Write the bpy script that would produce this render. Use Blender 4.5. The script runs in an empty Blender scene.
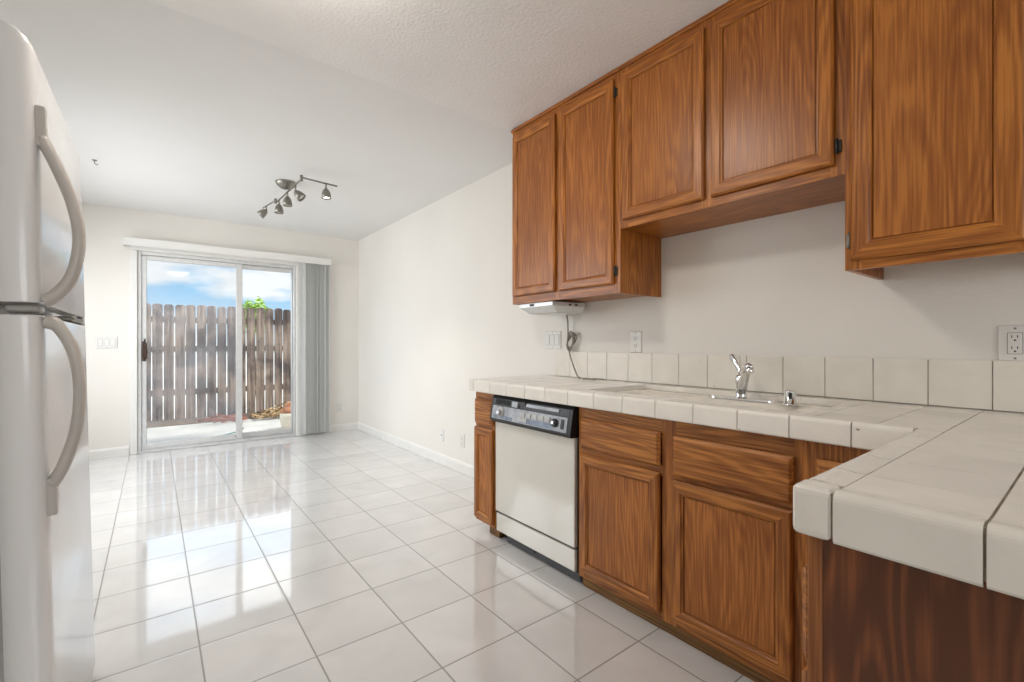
import bpy, bmesh, math, random
from mathutils import Vector, Matrix, noise
random.seed(7)
SC = bpy.context.scene
COL = SC.collection
PI = math.pi

# ------------------------------------------------------------------ camera
F_PX, TH, CY, H = 461.7, 0.6603, 343.7, 1.10
cam_d = bpy.data.cameras.new('camera')
cam = bpy.data.objects.new('camera', cam_d)
COL.objects.link(cam)
cam.location = (0, 0, H)
cam.rotation_euler = (PI / 2, 0, -TH)
cam_d.sensor_fit = 'HORIZONTAL'
cam_d.sensor_width = 36.0
cam_d.lens = F_PX * 36.0 / 1024.0
cam_d.shift_y = (CY - 341.0) / 1024.0
cam_d.clip_start = 0.02
SC.camera = cam

# ------------------------------------------------------------------ exposure
SC.view_settings.view_transform = 'Standard'
SC.view_settings.look = 'None'
SC.view_settings.gamma = 1.0
SC.view_settings.use_curve_mapping = False
SC.view_settings.exposure = 0.50

# ------------------------------------------------------------------ world: pale blue sky with soft clouds
W = bpy.data.worlds.new('sky')
SC.world = W
W.use_nodes = True
nt = W.node_tree
nt.nodes.clear()
def wn(t, **k):
    n = nt.nodes.new(t)
    for a, b in k.items(): setattr(n, a, b)
    return n
tc = wn('ShaderNodeTexCoord')
sep = wn('ShaderNodeSeparateXYZ')
nt.links.new(tc.outputs['Generated'], sep.inputs[0])
gr = wn('ShaderNodeValToRGB')
gr.color_ramp.elements[0].position = 0.0; gr.color_ramp.elements[0].color = (0.80, 0.88, 0.93, 1)
gr.color_ramp.elements[1].position = 0.6; gr.color_ramp.elements[1].color = (0.72, 0.82, 0.95, 1)
e = gr.color_ramp.elements.new(0.10); e.color = (0.30, 0.60, 0.90, 1)
e = gr.color_ramp.elements.new(0.17); e.color = (0.24, 0.53, 0.86, 1)
e = gr.color_ramp.elements.new(0.40); e.color = (0.70, 0.80, 0.93, 1)
nt.links.new(sep.outputs[2], gr.inputs[0])
mp = wn('ShaderNodeMapping'); mp.inputs['Scale'].default_value = (1.0, 1.0, 4.2); mp.inputs['Location'].default_value = (0.35, 0.0, 0.12)
nt.links.new(tc.outputs['Generated'], mp.inputs[0])
nz = wn('ShaderNodeTexNoise'); nz.inputs['Scale'].default_value = 4.2; nz.inputs['Detail'].default_value = 7; nz.inputs['Roughness'].default_value = 0.5
nt.links.new(mp.outputs[0], nz.inputs['Vector'])
cr = wn('ShaderNodeValToRGB')
cr.color_ramp.elements[0].position = 0.46; cr.color_ramp.elements[0].color = (0, 0, 0, 1)
cr.color_ramp.elements[1].position = 0.57; cr.color_ramp.elements[1].color = (1, 1, 1, 1)
nt.links.new(nz.outputs['Fac'], cr.inputs[0])
mx = wn('ShaderNodeMix', data_type='RGBA')
nt.links.new(cr.outputs[0], mx.inputs[0])
nt.links.new(gr.outputs[0], mx.inputs[6])
mx.inputs[7].default_value = (0.92, 0.93, 0.95, 1)
bg = wn('ShaderNodeBackground'); smr = wn('ShaderNodeMapRange'); smr.inputs[1].default_value = 0.16; smr.inputs[2].default_value = 0.42; smr.inputs[3].default_value = 0.80; smr.inputs[4].default_value = 2.0
nt.links.new(sep.outputs[2], smr.inputs[0]); nt.links.new(smr.outputs[0], bg.inputs['Strength'])
nt.links.new(mx.outputs[2], bg.inputs['Color'])
wo = wn('ShaderNodeOutputWorld')
nt.links.new(bg.outputs[0], wo.inputs[0])

# ------------------------------------------------------------------ sun, dining window daylight and an added rear fill lamp
sd = bpy.data.lights.new('sun', 'SUN'); sd.energy = 2.1; sd.angle = math.radians(6); sd.color = (1, 0.95, 0.88)
sun = bpy.data.objects.new('sun', sd); COL.objects.link(sun)
sun.rotation_euler = Vector((-0.55, 0.16, -0.80)).to_track_quat('-Z', 'Y').to_euler()
def area(name, loc, rot, sx, sy, watts, color=(1, 1, 1)):
    l = bpy.data.lights.new(name, 'AREA'); l.shape = 'RECTANGLE'; l.size = sx; l.size_y = sy; l.energy = watts; l.color = color
    o = bpy.data.objects.new(name, l); COL.objects.link(o); o.location = loc; o.rotation_euler = rot
    return o
# light objects face -Z; rotations turn them into the room
a1 = area('daylight_dining_window', (-1.14, 4.45, 1.58), (0, math.radians(-66), 0), 1.2, 2.0, 27, (0.98, 0.99, 1.0))
a1.data.spread = math.radians(150)
a2 = area('added_rear_fill', (0.3, -3.02, 1.45), (math.radians(78), 0, 0), 2.2, 1.4, 15, (1.0, 0.97, 0.93))  # added fill lamp behind the camera, brightens the room
a2.data.spread = math.radians(150)

# ------------------------------------------------------------------ materials
def newmat(name):
    m = bpy.data.materials.new(name); m.use_nodes = True
    t = m.node_tree; b = t.nodes['Principled BSDF']
    return m, t, b
def node(t, typ, **k):
    n = t.nodes.new(typ)
    for a, b in k.items(): setattr(n, a, b)
    return n
def bump(t, b, fac, strength, dist):
    bp = node(t, 'ShaderNodeBump'); bp.inputs['Strength'].default_value = strength; bp.inputs['Distance'].default_value = dist
    t.links.new(fac, bp.inputs['Height']); t.links.new(bp.outputs[0], b.inputs['Normal'])
def ramp(t, src, stops):
    r = node(t, 'ShaderNodeValToRGB')
    els = r.color_ramp.elements
    els[0].position, els[0].color = stops[0][0], (*stops[0][1], 1)
    els[1].position, els[1].color = stops[-1][0], (*stops[-1][1], 1)
    for p, c in stops[1:-1]:
        e = els.new(p); e.color = (*c, 1)
    t.links.new(src, r.inputs[0])
    return r
def plain(name, col, rough=0.5, metal=0.0, bumps=None, var=0.0, vscale=8, coat=0.0, spec=0.5, emit=None, estr=0.0):
    m, t, b = newmat(name)
    b.inputs['Base Color'].default_value = (*col, 1)
    b.inputs['Roughness'].default_value = rough
    b.inputs['Metallic'].default_value = metal
    b.inputs['Specular IOR Level'].default_value = spec
    b.inputs['Coat Weight'].default_value = coat
    tcn = node(t, 'ShaderNodeTexCoord')
    n = node(t, 'ShaderNodeTexNoise'); n.inputs['Scale'].default_value = vscale; n.inputs['Detail'].default_value = 4
    t.links.new(tcn.outputs['Object'], n.inputs['Vector'])
    if var > 0:
        lo = tuple(max(0, c * (1 - var)) for c in col); hi = tuple(min(1, c * (1 + var)) for c in col)
        r = ramp(t, n.outputs['Fac'], [(0.3, lo), (0.7, hi)])
        t.links.new(r.outputs[0], b.inputs['Base Color'])
    if bumps:
        n2 = node(t, 'ShaderNodeTexNoise'); n2.inputs['Scale'].default_value = bumps[0]; n2.inputs['Detail'].default_value = 3
        t.links.new(tcn.outputs['Object'], n2.inputs['Vector'])
        bump(t, b, n2.outputs['Fac'], bumps[1], bumps[2])
    if emit:
        b.inputs['Emission Color'].default_value = (*emit, 1); b.inputs['Emission Strength'].default_value = estr
    return m

def wood(name, axis, light=(0.50, 0.180, 0.030), dark=(0.21, 0.056, 0.006), rings=40, ringfreq=2.4, stretch=0.09, rough=0.34, contrast=0.36, pores=0.8):
    m, t, b = newmat(name)
    tcn = node(t, 'ShaderNodeTexCoord'); oi = node(t, 'ShaderNodeObjectInfo')
    off = node(t, 'ShaderNodeVectorMath', operation='SCALE'); off.inputs['Scale'].default_value = 13.7
    cmb = node(t, 'ShaderNodeCombineXYZ')
    for k in range(3): t.links.new(oi.outputs['Random'], cmb.inputs[k])
    t.links.new(cmb.outputs[0], off.inputs[0])
    add = node(t, 'ShaderNodeVectorMath', operation='ADD')
    t.links.new(tcn.outputs['Object'], add.inputs[0]); t.links.new(off.outputs[0], add.inputs[1])
    def mapped(across, along):
        mpn = node(t, 'ShaderNodeMapping'); s = [across] * 3; s['XYZ'.index(axis)] = along
        mpn.inputs['Scale'].default_value = s
        t.links.new(add.outputs[0], mpn.inputs[0]); return mpn
    a = mapped(1.0, stretch)
    n1 = node(t, 'ShaderNodeTexNoise'); n1.inputs['Scale'].default_value = ringfreq * 3; n1.inputs['Detail'].default_value = 1.5; n1.inputs['Roughness'].default_value = 0.45
    t.links.new(a.outputs[0], n1.inputs['Vector'])
    mul = node(t, 'ShaderNodeMath', operation='MULTIPLY'); mul.inputs[1].default_value = rings * 3
    t.links.new(n1.outputs['Fac'], mul.inputs[0])
    sn = node(t, 'ShaderNodeMath', operation='SINE'); t.links.new(mul.outputs[0], sn.inputs[0])
    mr = node(t, 'ShaderNodeMapRange'); mr.inputs[1].default_value = -1; mr.inputs[2].default_value = 1
    mr.inputs[3].default_value = 0.5 - contrast / 2; mr.inputs[4].default_value = 0.5 + contrast / 2
    t.links.new(sn.outputs[0], mr.inputs[0])
    # fine pores
    f = mapped(95, 3)
    n2 = node(t, 'ShaderNodeTexNoise'); n2.inputs['Scale'].default_value = 1.6; n2.inputs['Detail'].default_value = 2
    t.links.new(f.outputs[0], n2.inputs['Vector'])
    # broad tone
    n3 = node(t, 'ShaderNodeTexNoise'); n3.inputs['Scale'].default_value = 4.0
    c3 = mapped(1, 0.5); t.links.new(c3.outputs[0], n3.inputs['Vector'])
    m1 = node(t, 'ShaderNodeMath', operation='MULTIPLY_ADD'); m1.inputs[1].default_value = pores
    t.links.new(n2.outputs['Fac'], m1.inputs[0])
    h1 = node(t, 'ShaderNodeMath', operation='MULTIPLY'); h1.inputs[1].default_value = 0.5
    t.links.new(mr.outputs[0], h1.inputs[0]); t.links.new(h1.outputs[0], m1.inputs[2])
    m2 = node(t, 'ShaderNodeMath', operation='MULTIPLY_ADD'); m2.inputs[1].default_value = 0.40
    t.links.new(n3.outputs['Fac'], m2.inputs[0]); t.links.new(m1.outputs[0], m2.inputs[2])
    mid = tuple((p + q) / 2 for p, q in zip(light, dark))
    r = ramp(t, m2.outputs[0], [(0.62, dark), (0.87, mid), (1.0, light)])
    t.links.new(r.outputs[0], b.inputs['Base Color'])
    b.inputs['Roughness'].default_value = rough
    b.inputs['Specular IOR Level'].default_value = 0.45
    bump(t, b, m1.outputs[0], 0.35, 0.0012)
    return m

M = {}
M['oak_v'] = wood('oak_vertical', 'Z')
M['oak_h'] = wood('oak_horizontal', 'Y')
M['oak_x'] = wood('oak_depthwise', 'X')
M['oak_panel'] = wood('oak_panel', 'Z', light=(0.47, 0.165, 0.027), dark=(0.215, 0.058, 0.007), rings=60, ringfreq=1.9, stretch=0.12, contrast=0.24)
M['oak_low_v'] = wood('oak_lower_vertical', 'Z', light=(0.50, 0.190, 0.038), dark=(0.20, 0.057, 0.009), rough=0.42)
M['oak_low_h'] = wood('oak_lower_horizontal', 'Y', light=(0.52, 0.205, 0.044), dark=(0.195, 0.057, 0.009), rough=0.42)
M['oak_low_panel'] = wood('oak_lower_panel', 'Z', light=(0.50, 0.182, 0.037), dark=(0.22, 0.063, 0.010), rings=60, ringfreq=1.9, stretch=0.12, contrast=0.26, pores=0.8, rough=0.42)
M['oak_edge'] = plain('worn_edge', (0.40, 0.22, 0.09), 0.6, var=0.5, vscale=60)
M['ply'] = wood('stained_plywood', 'Z', light=(0.27, 0.086, 0.026), dark=(0.105, 0.033, 0.012), rings=44, ringfreq=2.6, stretch=0.18, contrast=0.65, pores=0.6, rough=0.45)
M['stile'] = wood('dark_oak_stile', 'Z', light=(0.34, 0.125, 0.034), dark=(0.17, 0.052, 0.012), contrast=0.3, rough=0.5)
M['kick'] = wood('kick_board', 'Y', light=(0.30, 0.15, 0.04), dark=(0.10, 0.045, 0.012), rough=0.5)
M['dark_inside'] = plain('cabinet_shadow_gap', (0.05, 0.02, 0.008), 0.8)
M['wall'] = plain('wall_paint', (0.81, 0.78, 0.73), 0.6, bumps=(90, 0.25, 0.003), var=0.02, vscale=1.5)
M['ceil'] = plain('ceiling_paint', (0.835, 0.83, 0.815), 0.7, bumps=(120, 0.25, 0.003), var=0.012, vscale=2)
M['ceil_k'] = plain('ceiling_paint_knockdown', (0.87, 0.86, 0.84), 0.6, bumps=(70, 0.6, 0.006), var=0.02, vscale=3)  # knockdown texture; paler base colour paints the light contrast at the ceiling step
M['trim'] = plain('trim_paint', (0.82, 0.81, 0.78), 0.4, var=0.02)
M['white_plastic'] = plain('white_plastic', (0.80, 0.79, 0.76), 0.35)
M['plate'] = plain('plate_plastic', (0.78, 0.77, 0.74), 0.35)
M['slot'] = plain('slot_dark', (0.03, 0.028, 0.025), 0.6)
M['alu'] = plain('brushed_aluminium', (0.70, 0.71, 0.71), 0.38, metal=0.55, var=0.05, vscale=30)
M['chrome'] = plain('chrome', (0.80, 0.81, 0.82), 0.10, metal=1.0)
M['nickel'] = plain('satin_nickel', (0.27, 0.255, 0.225), 0.40, metal=1.0)
M['bulb'] = plain('lit_bulb', (1, 1, 1), 0.5, emit=(1.0, 0.93, 0.80), estr=14)
M['bulb_off'] = plain('unlit_bulb', (0.75, 0.75, 0.72), 0.15)
M['dome'] = plain('dome_glass', (0.9, 0.88, 0.83), 0.4, emit=(1.0, 0.93, 0.84), estr=32.0)
M['brown_handle'] = plain('brown_handle', (0.055, 0.028, 0.018), 0.4)
M['black'] = plain('black_plastic', (0.012, 0.012, 0.012), 0.38, bumps=(200, 0.1, 0.001))
M['black_lit'] = plain('charcoal_plastic', (0.016, 0.016, 0.016), 0.36, spec=0.3)
M['dw_white'] = plain('almond_enamel', (0.74, 0.71, 0.64), 0.13, coat=0.5, var=0.01, bumps=(6, 0.06, 0.004))
M['silver_panel'] = plain('silver_control_panel', (0.30, 0.31, 0.33), 0.40, metal=0.35, var=0.25, vscale=26)
M['blue_panel'] = plain('blue_grey_panel', (0.15, 0.18, 0.23), 0.35, metal=0.3, var=0.3, vscale=60)
M['button'] = plain('pale_button', (0.42, 0.42, 0.41), 0.3)
M['grout_light'] = plain('backsplash_grout', (0.42, 0.37, 0.31), 0.8, var=0.3, vscale=18)
M['grout'] = plain('counter_grout', (0.34, 0.285, 0.22), 0.8, var=0.45, vscale=18)
M['sink'] = plain('sink_enamel', (0.84, 0.79, 0.70), 0.18, coat=0.4, var=0.04, vscale=9)
M['cord'] = plain('cord_plastic', (0.26, 0.24, 0.20), 0.5)
M['fridge'] = plain('fridge_enamel', (0.80, 0.80, 0.80), 0.20, coat=0.3, bumps=(260, 0.25, 0.0008))
M['fridge_grey'] = plain('fridge_cabinet_grey', (0.36, 0.35, 0.33), 0.4)
M['fridge_handle'] = plain('fridge_handle', (0.52, 0.49, 0.455), 0.33)  # white handle with its shade put into the grey-brown colour
M['concrete'] = plain('patio_concrete', (0.47, 0.45, 0.42), 0.85, var=0.12, vscale=3, bumps=(60, 0.3, 0.004))
M['soil'] = plain('soil', (0.16, 0.11, 0.075), 0.95, var=0.5, vscale=22, bumps=(40, 0.8, 0.02))
M['leaf_dry'] = plain('dry_leaves', (0.40, 0.27, 0.14), 0.8, var=0.5, vscale=9)
M['leaf_green'] = plain('green_leaves', (0.42, 0.58, 0.10), 0.6, var=0.5, vscale=8)
M['twig_red'] = plain('reddish_twigs', (0.33, 0.11, 0.07), 0.8, var=0.4, vscale=20)
M['hose'] = plain('hose_green', (0.10, 0.24, 0.22), 0.5)
M['pot_white'] = plain('jug_glaze', (0.74, 0.66, 0.54), 0.3, var=0.08, vscale=14)
M['terracotta'] = plain('terracotta', (0.46, 0.20, 0.10), 0.55, var=0.25, vscale=14)
M['vane'] = plain('blind_vane', (0.84, 0.845, 0.82), 0.5)

# ceramic counter tile: cream glaze with faint per-tile tone and stains
def tilemat(name, col, rough, bumpd=0.0015):
    m, t, b = newmat(name)
    g = node(t, 'ShaderNodeNewGeometry'); tcn = node(t, 'ShaderNodeTexCoord')
    n = node(t, 'ShaderNodeTexNoise'); n.inputs['Scale'].default_value = 10; n.inputs['Detail'].default_value = 5
    t.links.new(tcn.outputs['Object'], n.inputs['Vector'])
    r = ramp(t, n.outputs['Fac'], [(0.25, tuple(c * 0.93 for c in col)), (0.7, tuple(min(1, c * 1.03) for c in col))])
    hs = node(t, 'ShaderNodeHueSaturation')
    mr = node(t, 'ShaderNodeMapRange'); mr.inputs[3].default_value = 0.95; mr.inputs[4].default_value = 1.04
    t.links.new(g.outputs['Random Per Island'], mr.inputs[0]); t.links.new(mr.outputs[0], hs.inputs['Value'])
    t.links.new(r.outputs[0], hs.inputs['Color'])
    # small brown specks of wear
    s = node(t, 'ShaderNodeTexNoise'); s.inputs['Scale'].default_value = 45; s.inputs['Detail'].default_value = 3
    t.links.new(tcn.outputs['Object'], s.inputs['Vector'])
    sr = ramp(t, s.outputs['Fac'], [(0.74, (0, 0, 0)), (0.80, (1, 1, 1))])
    mxn = node(t, 'ShaderNodeMix', data_type='RGBA'); t.links.new(sr.outputs[0], mxn.inputs[0])
    t.links.new(hs.outputs[0], mxn.inputs[6]); mxn.inputs[7].default_value = (0.25, 0.20, 0.15, 1)
    t.links.new(mxn.outputs[2], b.inputs['Base Color'])
    b.inputs['Roughness'].default_value = rough
    n2 = node(t, 'ShaderNodeTexNoise'); n2.inputs['Scale'].default_value = 28; n2.inputs['Detail'].default_value = 2
    t.links.new(tcn.outputs['Object'], n2.inputs['Vector'])
    bump(t, b, n2.outputs['Fac'], 0.25, bumpd)
    return m
M['tile'] = tilemat('counter_tile', (0.87, 0.83, 0.76), 0.20)
M['splash'] = tilemat('backsplash_tile', (0.83, 0.79, 0.71), 0.25)

def floor_mat():
    m, t, b = newmat('floor_tile')
    T = 0.3209
    g = node(t, 'ShaderNodeNewGeometry')
    sp = node(t, 'ShaderNodeSeparateXYZ'); t.links.new(g.outputs['Position'], sp.inputs[0])
    def math_(op, a, bb=None, c=None):
        n = node(t, 'ShaderNodeMath', operation=op)
        for i, v in enumerate((a, bb, c)):
            if v is None: continue
            if isinstance(v, (int, float)): n.inputs[i].default_value = v
            else: t.links.new(v, n.inputs[i])
        return n.outputs[0]
    def axis(o, off):
        u = math_('DIVIDE', math_('SUBTRACT', o, off), T)
        fl = math_('FLOOR', u); fr = math_('SUBTRACT', u, fl)
        d = math_('MULTIPLY', math_('MINIMUM', fr, math_('SUBTRACT', 1.0, fr)), T)
        return fl, d
    fx, dx = axis(sp.outputs[0], 0.1327 - 3 * T); fy, dy = axis(sp.outputs[1], 2.024 - 3 * T)
    d = math_('MINIMUM', dx, dy)
    mask = node(t, 'ShaderNodeMapRange', interpolation_type='SMOOTHSTEP')
    mask.inputs[1].default_value = 0.0022; mask.inputs[2].default_value = 0.0036
    t.links.new(d, mask.inputs[0])
    cb = node(t, 'ShaderNodeCombineXYZ'); t.links.new(fx, cb.inputs[0]); t.links.new(fy, cb.inputs[1])
    wnn = node(t, 'ShaderNodeTexWhiteNoise'); t.links.new(cb.outputs[0], wnn.inputs['Vector'])
    n = node(t, 'ShaderNodeTexNoise'); n.inputs['Scale'].default_value = 3.5; n.inputs['Detail'].default_value = 5; n.inputs['Distortion'].default_value = 0.8
    ad = node(t, 'ShaderNodeVectorMath', operation='ADD'); t.links.new(g.outputs['Position'], ad.inputs[0]); t.links.new(wnn.outputs['Color'], ad.inputs[1])
    t.links.new(ad.outputs[0], n.inputs['Vector'])
    r = ramp(t, n.outputs['Fac'], [(0.3, (0.66, 0.655, 0.65)), (0.7, (0.74, 0.735, 0.73))])
    hs = node(t, 'ShaderNodeHueSaturation')
    mr = node(t, 'ShaderNodeMapRange'); mr.inputs[3].default_value = 0.97; mr.inputs[4].default_value = 1.03
    t.links.new(wnn.outputs['Value'], mr.inputs[0]); t.links.new(mr.outputs[0], hs.inputs['Value']); t.links.new(r.outputs[0], hs.inputs['Color'])
    mxn = node(t, 'ShaderNodeMix', data_type='RGBA'); t.links.new(mask.outputs[0], mxn.inputs[0])
    mxn.inputs[6].default_value = (0.30, 0.29, 0.275, 1); t.links.new(hs.outputs[0], mxn.inputs[7])
    t.links.new(mxn.outputs[2], b.inputs['Base Color'])
    rr = node(t, 'ShaderNodeMapRange'); rr.inputs[3].default_value = 0.7; rr.inputs[4].default_value = 0.075
    t.links.new(mask.outputs[0], rr.inputs[0]); t.links.new(rr.outputs[0], b.inputs['Roughness'])
    b.inputs['IOR'].default_value = 1.55; b.inputs['Coat Weight'].default_value = 0.8; b.inputs['Coat IOR'].default_value = 1.5; b.inputs['Coat Roughness'].default_value = 0.05
    soft = node(t, 'ShaderNodeMapRange', interpolation_type='SMOOTHSTEP'); soft.inputs[1].default_value = 0.001; soft.inputs[2].default_value = 0.010
    t.links.new(d, soft.inputs[0])
    n2 = node(t, 'ShaderNodeTexNoise'); n2.inputs['Scale'].default_value = 9; n2.inputs['Detail'].default_value = 1
    t.links.new(g.outputs['Position'], n2.inputs['Vector'])
    hgt = math_('MULTIPLY_ADD', n2.outputs['Fac'], 0.35, soft.outputs[0])
    bump(t, b, hgt, 0.30, 0.0022)
    return m
M['floor'] = floor_mat()

def glass_mat(name, haze, haze_max):
    m = bpy.data.materials.new(name); m.use_nodes = True; t = m.node_tree; t.nodes.clear()
    out = node(t, 'ShaderNodeOutputMaterial')
    tr = node(t, 'ShaderNodeBsdfTransparent'); tr.inputs[0].default_value = (0.97, 0.985, 0.98, 1)
    gl = node(t, 'ShaderNodeBsdfGlossy'); gl.inputs['Roughness'].default_value = 0.03
    lw = node(t, 'ShaderNodeFresnel'); lw.inputs['IOR'].default_value = 1.18
    m1 = node(t, 'ShaderNodeMixShader'); t.links.new(lw.outputs[0], m1.inputs[0]); t.links.new(tr.outputs[0], m1.inputs[1]); t.links.new(gl.outputs[0], m1.inputs[2])
    df = node(t, 'ShaderNodeBsdfDiffuse'); df.inputs[0].default_value = (0.72, 0.76, 0.84, 1)
    tcn = node(t, 'ShaderNodeTexCoord'); n = node(t, 'ShaderNodeTexNoise'); n.inputs['Scale'].default_value = 2.4; n.inputs['Detail'].default_value = 5
    t.links.new(tcn.outputs['Object'], n.inputs['Vector'])
    mr = node(t, 'ShaderNodeMapRange'); mr.inputs[1].default_value = 0.35; mr.inputs[2].default_value = 0.7
    mr.inputs[3].default_value = haze; mr.inputs[4].default_value = haze_max
    t.links.new(n.outputs['Fac'], mr.inputs[0])
    m2 = node(t, 'ShaderNodeMixShader'); t.links.new(mr.outputs[0], m2.inputs[0]); t.links.new(m1.outputs[0], m2.inputs[1]); t.links.new(df.outputs[0], m2.inputs[2])
    t.links.new(m2.outputs[0], out.inputs[0])
    return m
M['glass'] = glass_mat('pane_glass', 0.0, 0.02)
M['glass_hazy'] = glass_mat('hazy_pane_glass', 0.05, 0.19)  # patchy pale-blue diffuse film mixed over the sliding pane

def fence_mat():
    m, t, b = newmat('weathered_fence')
    tcn = node(t, 'ShaderNodeTexCoord'); oi = node(t, 'ShaderNodeObjectInfo')
    mpn = node(t, 'ShaderNodeMapping'); mpn.inputs['Scale'].default_value = (30, 30, 1.6); t.links.new(tcn.outputs['Object'], mpn.inputs[0])
    ad = node(t, 'ShaderNodeVectorMath', operation='ADD'); t.links.new(mpn.outputs[0], ad.inputs[0])
    cb = node(t, 'ShaderNodeCombineXYZ'); mu = node(t, 'ShaderNodeMath', operation='MULTIPLY'); mu.inputs[1].default_value = 40
    t.links.new(oi.outputs['Random'], mu.inputs[0]); t.links.new(mu.outputs[0], cb.inputs[0]); t.links.new(cb.outputs[0], ad.inputs[1])
    n = node(t, 'ShaderNodeTexNoise'); n.inputs['Scale'].default_value = 1.2; n.inputs['Detail'].default_value = 5; t.links.new(ad.outputs[0], n.inputs['Vector'])
    r = ramp(t, n.outputs['Fac'], [(0.3, (0.15, 0.112, 0.09)), (0.5, (0.29, 0.225, 0.18)), (0.72, (0.44, 0.355, 0.285))])
    n2 = node(t, 'ShaderNodeTexNoise'); n2.inputs['Scale'].default_value = 1.7; n2.inputs['Detail'].default_value = 6; n2.inputs['Roughness'].default_value = 0.6
    g = node(t, 'ShaderNodeNewGeometry'); t.links.new(g.outputs['Position'], n2.inputs['Vector'])
    r2 = ramp(t, n2.outputs['Fac'], [(0.42, (0.34, 0.33, 0.36)), (0.56, (1.05, 1.0, 0.97))])
    mxn = node(t, 'ShaderNodeMix', data_type='RGBA', blend_type='MULTIPLY'); mxn.inputs[0].default_value = 1
    t.links.new(r.outputs[0], mxn.inputs[6]); t.links.new(r2.outputs[0], mxn.inputs[7])
    t.links.new(mxn.outputs[2], b.inputs['Base Color']); b.inputs['Roughness'].default_value = 0.9
    bump(t, b, n.outputs['Fac'], 0.5, 0.004)
    return m
M['fence'] = fence_mat()

# ------------------------------------------------------------------ mesh helpers
class MB:
    def __init__(s): s.bm = bmesh.new(); s.mats = []
    def mi(s, m):
        if m not in s.mats: s.mats.append(m)
        return s.mats.index(m)
    def box(s, x0, x1, y0, y1, z0, z1, m, bev=0.0, seg=1, rot=None, piv=None):
        t = bmesh.new(); bmesh.ops.create_cube(t, size=1)
        c = Vector(((x0 + x1) / 2, (y0 + y1) / 2, (z0 + z1) / 2)); d = (abs(x1 - x0), abs(y1 - y0), abs(z1 - z0))
        for v in t.verts: v.co = Vector((v.co.x * d[0], v.co.y * d[1], v.co.z * d[2])) + c
        if bev: bmesh.ops.bevel(t, geom=t.edges[:], offset=min(bev, min(d) * 0.49), segments=seg, affect='EDGES', profile=0.6)
        if rot is not None:
            p = piv or c
            for v in t.verts: v.co = rot @ (v.co - p) + p
        s.merge(t, m); return s
    def merge(s, t, m, smooth=False):
        k = s.mi(m); vm = {}
        for v in t.verts: vm[v] = s.bm.verts.new(v.co)
        for f in t.faces:
            try: nf = s.bm.faces.new([vm[v] for v in f.verts])
            except ValueError: continue
            nf.material_index = k; nf.smooth = smooth or f.smooth
        t.free()
    def poly(s, pts, vec, m):           # closed polygon extruded along vec
        t = bmesh.new(); a = [t.verts.new(p) for p in pts]; b = [t.verts.new(Vector(p) + Vector(vec)) for p in pts]
        n = len(pts); t.faces.new(a[::-1]); t.faces.new(b)
        for i in range(n): t.faces.new((a[i], a[(i + 1) % n], b[(i + 1) % n], b[i]))
        bmesh.ops.recalc_face_normals(t, faces=t.faces[:]); s.merge(t, m); return s
    def tube(s, pts, r, m, seg=12, flat=None):   # r number or list; flat = (axis vector, factor)
        pts = [Vector(p) for p in pts]; n = len(pts)
        if not isinstance(r, (list, tuple)): r = [r] * n
        t = bmesh.new(); rings = []; up = Vector((0.13, 0.21, 0.97)).normalized()
        for i, p in enumerate(pts):
            d = (pts[min(i + 1, n - 1)] - pts[max(i - 1, 0)]).normalized()
            a = d.cross(up)
            if a.length < 0.05: a = d.cross(Vector((1, 0, 0)))
            a.normalize(); b = d.cross(a).normalized()
            ring = []
            for k in range(seg):
                an = 2 * PI * k / seg; o = (a * math.cos(an) + b * math.sin(an)) * r[i]
                if flat:
                    ax = Vector(flat[0]).normalized(); o = o + ax * (o.dot(ax) * (flat[1] - 1))
                ring.append(t.verts.new(p + o))
            rings.append(ring)
        for i in range(n - 1):
            for k in range(seg):
                f = t.faces.new((rings[i][k], rings[i][(k + 1) % seg], rings[i + 1][(k + 1) % seg], rings[i + 1][k])); f.smooth = True
        t.faces.new(rings[0][::-1]); t.faces.new(rings[-1])
        bmesh.ops.recalc_face_normals(t, faces=t.faces[:]); s.merge(t, m); return s
    def lathe(s, prof, c, m, axis=(0, 0, 1), seg=24, cap=True):   # prof: (r, z) along axis from c
        ax = Vector(axis).normalized(); q = Vector((0, 0, 1)).rotation_difference(ax); c = Vector(c)
        t = bmesh.new(); rings = []
        for r, z in prof:
            rings.append([t.verts.new(c + q @ Vector((r * math.cos(2 * PI * k / seg), r * math.sin(2 * PI * k / seg), z))) for k in range(seg)])
        for i in range(len(prof) - 1):
            for k in range(seg):
                f = t.faces.new((rings[i][k], rings[i][(k + 1) % seg], rings[i + 1][(k + 1) % seg], rings[i + 1][k])); f.smooth = True
        if cap:
            t.faces.new(rings[0][::-1]); t.faces.new(rings[-1])
        bmesh.ops.recalc_face_normals(t, faces=t.faces[:]); s.merge(t, m); return s
    def build(s, name, parent=None, origin=None):
        bm = s.bm
        if parent is not None:
            r = parent
            while r.parent: r = r.parent
            off = Vector(r.get('_o', (0, 0, 0)))
        else:
            xs = [v.co for v in bm.verts]
            lo = Vector((min(v.x for v in xs), min(v.y for v in xs), min(v.z for v in xs))); hi = Vector((max(v.x for v in xs), max(v.y for v in xs), max(v.z for v in xs)))
            off = Vector(origin) if origin else Vector(((lo.x + hi.x) / 2, (lo.y + hi.y) / 2, lo.z))
        for v in bm.verts: v.co -= off
        me = bpy.data.meshes.new(name); bm.to_mesh(me); bm.free()
        for m in s.mats: me.materials.append(M[m])
        o = bpy.data.objects.new(name, me); COL.objects.link(o)
        if parent is not None: o.parent = parent
        else: o.location = off; o['_o'] = tuple(off)
        return o
def tag(o, label=None, cat=None, group=None, kind=None):
    if label: o['label'] = label
    if cat: o['category'] = cat
    if group: o['group'] = group
    if kind: o['kind'] = kind
    return o
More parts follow.
